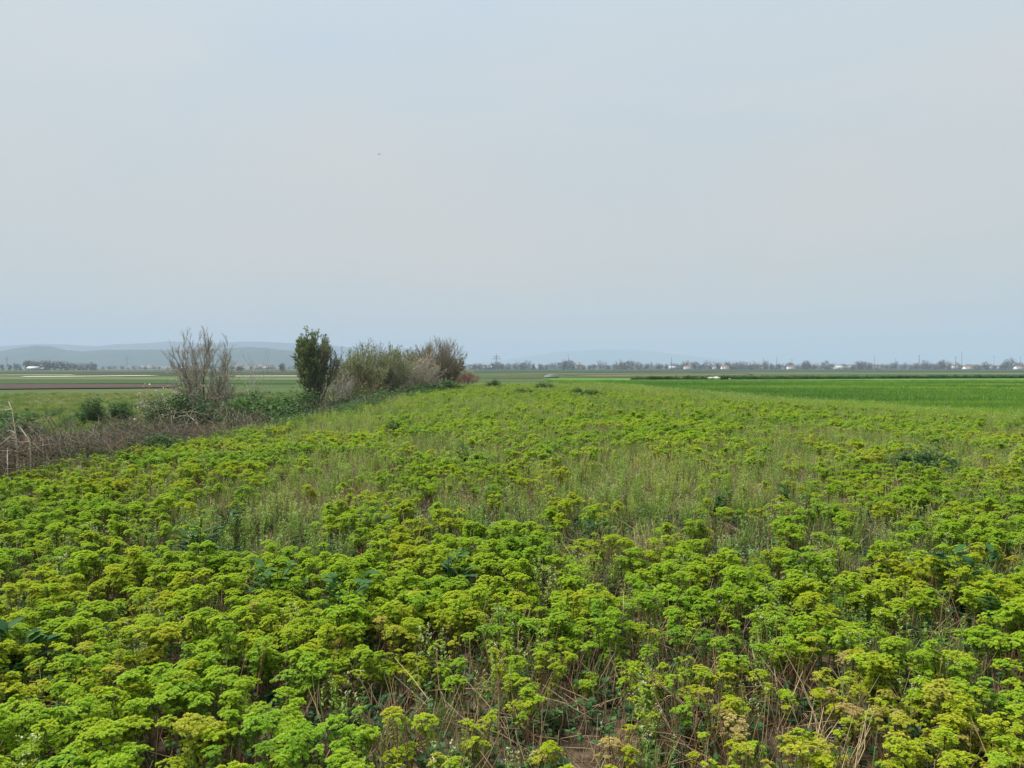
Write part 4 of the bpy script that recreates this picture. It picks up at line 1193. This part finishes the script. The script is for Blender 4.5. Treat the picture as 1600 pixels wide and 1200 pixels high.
M_WALL = [plain_mat('white_wall', (0.62, 0.61, 0.58), (0.74, 0.73, 0.7), 0.8), plain_mat('cream_wall', (0.5, 0.45, 0.36), (0.6, 0.55, 0.45), 0.8), plain_mat('grey_wall', (0.32, 0.32, 0.31), (0.42, 0.42, 0.41), 0.8)]
M_ROOF = [plain_mat('red_tile_roof', (0.17, 0.10, 0.075), (0.25, 0.155, 0.12), 2.0), plain_mat('grey_roof', (0.22, 0.22, 0.22), (0.32, 0.32, 0.32), 2.0), plain_mat('white_metal_roof', (0.66, 0.67, 0.68), (0.76, 0.77, 0.78), 2.0)]
M_PANE = plain_mat('window_pane', (0.03, 0.035, 0.04), (0.06, 0.065, 0.07), 2.0, 0.2)
def house_parts(w, dp, h, rh, wi, ri):
    wb, rb, wn_, ch = MB(), MB(), MB(), MB()
    box(wb, -w / 2, w / 2, -dp / 2, dp / 2, 0, h)
    V = [(-w / 2 - .3, -dp / 2 - .4, h), (w / 2 + .3, -dp / 2 - .4, h), (w / 2 + .3, 0, h + rh), (-w / 2 - .3, 0, h + rh), (-w / 2 - .3, dp / 2 + .4, h), (w / 2 + .3, dp / 2 + .4, h)]
    V += [(a, b, c + 0.25) for a, b, c in V]
    rb.add(V, [(6, 7, 8, 9), (9, 8, 11, 10), (0, 1, 7, 6), (5, 4, 10, 11), (0, 3, 2, 1), (3, 4, 5, 2), (0, 6, 9, 3), (3, 9, 10, 4), (1, 2, 8, 7), (2, 5, 11, 8)])
    # gable infill
    wb.add([(-w / 2, -dp / 2, h), (-w / 2, dp / 2, h), (-w / 2, 0, h + rh - .06), (-w / 2, 0, h + rh - .06), (w / 2, -dp / 2, h), (w / 2, dp / 2, h), (w / 2, 0, h + rh - .06), (w / 2, 0, h + rh - .06)], [(0, 1, 2, 3), (4, 5, 6, 7)])
    box(wn_, -0.5, 0.5, -0.04, 0.04, 0, 1.2)
    box(ch, -0.3, 0.3, -0.3, 0.3, 0, 1.1)
    return (wb.mesh('wall', [M_WALL[wi]]), rb.mesh('roof', [M_ROOF[ri]]), wn_.mesh('window', [M_PANE]), ch.mesh('chimney', [M_WALL[wi]]), w, dp, h, rh)
HS = 0.62
HP = [house_parts(10, 8, 3.2, 2.2, 0, 0), house_parts(12, 8, 5.4, 2.4, 1, 0), house_parts(11, 9, 3.4, 1.6, 0, 1), house_parts(26, 11, 4.2, 1.4, 0, 2), house_parts(9, 7, 5.0, 2.0, 2, 0), house_parts(14, 9, 3.4, 1.5, 2, 2)]
def house(px, d, k, label, group=None, rz=0.0, z=BASE, s=1.0):
    me_w, me_r, me_n, me_c, w, dp, h, rh = HP[k]
    if d < 1000:
        if d > 600: d, s = d * 1.26, s * 1.26
        d += -55 if k in (0, 3) else 55
        s *= HS
    o = empty('house' if k not in (3, 5) else 'hall', ((px - 800) / F * d, d, z), rz, s)
    tag(o, label, 'house' if k not in (3, 5) else 'hall', group)
    link_mesh('wall', me_w, o); rf = link_mesh('roof', me_r, o)
    link_mesh('chimney', me_c, rf, (w * 0.25, dp * 0.12, h + rh * 0.7))
    for i in range(3):
        for zz in ([1.0] if h < 4.5 else [1.0, 3.4]):
            link_mesh('window', me_n, o, (-w * 0.32 + w * 0.32 * i, -dp / 2 - 0.03, zz))
    return o
house(737, 700, 2, 'low white house left of the lattice pylon')
house(762, 705, 5, 'long pale shed at the lattice pylon foot', rz=0.1)
house(792, 700, 2, 'white house just right of the lattice pylon', rz=-0.2)
house(836, 715, 5, 'pale roofed shed left of the second pole')
house(845, 690, 2, 'small white house beside the pale roofed shed')
house(905, 730, 1, 'cream house half hidden right of the second pole')
house(1052, 700, 5, 'low white shed under the third pole')
house(1075, 690, 0, 'bright white house left of the round dark tree, village middle')
house(1120, 705, 2, 'white house above the larger white bird')
house(1133, 690, 0, 'white gabled house under the broad dark trees')
house(1155, 700, 4, 'grey house right of the broad dark trees')
house(1183, 720, 1, 'cream house right of the village middle')
house(1236, 700, 0, 'bright white house right of the concrete pole')
house(1262, 735, 4, 'grey house left of the large dark tree')
house(1318, 760, 3, 'very long white roofed hall in the village')
house(1370, 720, 1, 'two storey cream house at the slim pole')
house(1494, 690, 1, 'cream house at the foot of the tall mast', rz=0.2)
house(1512, 680, 0, 'bright white house right of the tall mast')
house(1522, 700, 1, 'long cream house with red roof right of the tall mast')
house(1546, 685, 2, 'white house with pale roof near the right edge')
house(1563, 700, 4, 'grey house at the right edge cluster')
house(1592, 690, 0, 'white house at the right frame edge')
house(53, 590, 5, 'low white shed in front of the far left wood')
house(69, 595, 5, 'smaller pale shed in front of the far left wood', s=0.7)
house(488, 640, 3, 'bright white hall just right of the willow', s=0.62)
for i in range(16):
    px = 374 + 3.7 * i + r.uniform(-1.5, 1.5); d = r.uniform(1300, 1700)
    house(px, d, r.choice([0, 0, 1, 2]), 'small whitish house in the far hamlet behind the bare tree, %s from left' % ordinal(i + 1), 'far hamlet houses', r.uniform(-0.5, 0.5), BASE, 1.0)
for i in range(10):
    px = 203 + 10 * i + r.uniform(-3, 3); d = r.uniform(1500, 2000)
    house(px, d, r.choice([0, 1, 2]), 'faint house on the plain left of the bare tree, %s from left' % ordinal(i + 1), 'faint houses left of the bare tree', r.uniform(-0.5, 0.5))

M_POLE = plain_mat('weathered_pole', (0.10, 0.10, 0.10), (0.17, 0.17, 0.17), 3.0)
def pole(px, d, h, label, arm=1.6, rad=0.22, name='utility_pole'):
    x = (px - 800) / F * d
    o = empty(name, (x, d, BASE)); tag(o, label, 'pole')
    b = MB(); tube(b, [(0, 0, -0.2), (0, 0, h)], [rad, rad * 0.6], 6); b.build('post', M_POLE, o)
    if arm:
        b = MB(); box(b, -arm, arm, -0.1, 0.1, h - 0.9, h - 0.7); b.build('crossarm', M_POLE, o)
        for s in (-0.9, 0, 0.9):
            b = MB(); box(b, s * arm - 0.07, s * arm + 0.07, -0.07, 0.07, h - 0.698, h - 0.35); b.build('insulator', M_POLE, o)
for px, py, arm, rad, lab in [(727, 554, 0.8, 0.2, 'slim pole left of the lattice pylon'), (888, 553, 0.5, 0.2, 'thin pole between the lattice pylon and the pair of bare trees'), (1049, 558, 0.0, 0.4, 'stout plain pole right of the pair of bare trees'),
                              (1193, 559, 0.6, 0.18, 'thin pole left of the stout dark pole'), (1213.5, 557, 0.0, 0.42, 'stout dark pole in the village middle'), (1237, 561, 1.8, 0.2, 'short pole with wide crossarm over the white house'),
                              (1366, 556, 0.6, 0.3, 'slim pole right of the long white hall'), (1399, 560, 0.4, 0.15, 'thin short pole in the village right part'), (1436, 555, 0.8, 0.45, 'stout pole with a short crossarm right of the long hall'),
                              (1493, 557, 0.8, 0.4, 'stout pole directly left of the tall mast'), (1502.5, 549, 0.0, 0.36, 'tallest plain mast in the village'), (1553, 556, 0.9, 0.2, 'thin pole right of the tall mast'), (1594, 557, 0.6, 0.2, 'thin pole at the right frame edge')]:
    d = 840 + 60 * math.sin(px); pole(px, d, EYE + (HOR - py) / F * d - BASE, lab, arm, rad * 0.75)
pole(348, 470, EYE + 14 / F * 470 - BASE, 'pole showing through the bare tree', 0.7, 0.16)
pole(280, 470, EYE + 7 / F * 470 - BASE, 'short stout post left behind the bare tree', 0.0, 0.5)

def pylon(px, d, h, label, w=4.5):
    x = (px - 800) / F * d
    o = empty('lattice_pylon', (x, d, BASE)); tag(o, label, 'pylon')
    rr_ = 0.13
    def half(z): return max(0.35, w / 2 * (1 - z / (h * 0.72)) + 0.0) if z < h * 0.72 else 0.35 * (1.15 - (z - h * 0.72) / (h * 0.28))
    for sx_ in (-1, 1):
        for sy_ in (-1, 1):
            b = MB(); zz = np.linspace(0, h, 7)
            tube(b, [(sx_ * half(z), sy_ * half(z), z) for z in zz], [rr_] * 7, 4); b.build('leg', M_POLE, o)
    b = MB(); zz = np.linspace(0, h * 0.95, 9)
    for z0, z1 in zip(zz, zz[1:]):
        for s in (-1, 1):
            tube(b, [(-half(z0), s * half(z0), z0), (half(z1), s * half(z1), z1)], [0.07, 0.07], 3, cap=False)
            tube(b, [(half(z0), s * half(z0), z0), (-half(z1), s * half(z1), z1)], [0.07, 0.07], 3, cap=False)
    b.build('bracing', M_POLE, o)
    for z, aw in ((h * 0.70, 5.2), (h * 0.84, 3.4)):
        b = MB(); tube(b, [(-aw, 0, z), (0, 0, z + 0.5), (aw, 0, z)], [0.1, 0.2, 0.1], 4); tube(b, [(-aw, 0, z), (aw, 0, z)], [0.1, 0.1], 4)
        b.build('crossarm', M_POLE, o)
        for s in (-1, 1):
            b = MB(); tube(b, [(s * (aw - 0.1), 0, z - 0.05), (s * (aw - 0.1), 0, z - 1.6)], [0.12, 0.12], 5); b.build('insulator', M_POLE, o)
pylon(775.5, 850, 17.0, 'lattice pylon rising above the village left part')
pylon(198.5, 1500, 27.0, 'faint lattice pylon before the left ridge, nearer the bare tree')
pylon(11, 1400, 24.0, 'faint lattice pylon at the left edge above the low clump')

# a single bird high in the sky
M_DARKB = plain_mat('dark_feather', (0.05, 0.05, 0.05), (0.09, 0.09, 0.09), 4.0)
d = 120.0
fb_ = empty('flying_bird', ((593.5 - 800) / F * d, d, EYE + (HOR - 243) / F * d), 0.6); tag(fb_, 'tiny dark bird flying high in the sky', 'bird')
b = MB(); tube(b, [(-0.16, 0, 0), (-0.05, 0, 0.01), (0.08, 0, 0.01), (0.17, 0, 0.02)], [0.012, 0.04, 0.04, 0.01], 6); b.build('body', M_DARKB, fb_, smooth=True)
for s in (-1, 1):
    b = MB(); b.add([(0.07, s * 0.02, 0.02), (0.10, s * 0.16, 0.09), (0.0, s * 0.17, 0.085), (-0.04, s * 0.02, 0.02), (0.03, s * 0.34, 0.03), (-0.02, s * 0.33, 0.028)],
                    [(0, 1, 2, 3), (1, 4, 5, 2)]); b.build('wing', M_DARKB, fb_)

# ------------------------------------------------------------------ haze
hz = MB(); box(hz, -9800, 9800, -9800, 9800, -2.4, 226)
m, N, L = nodes('haze_air')
out = N.new('ShaderNodeOutputMaterial'); pv = N.new('ShaderNodeVolumePrincipled')
pv.inputs['Color'].default_value = (0.50, 0.62, 0.80, 1)
pv.inputs['Density'].default_value = 0.00031
pv.inputs['Anisotropy'].default_value = 0.0
L.new(pv.outputs[0], out.inputs['Volume'])
try: m.cycles.homogeneous_volume = True
except Exception: pass
tag(hz.build('haze', m), 'pale blue haze over the plain', 'haze', kind='stuff')
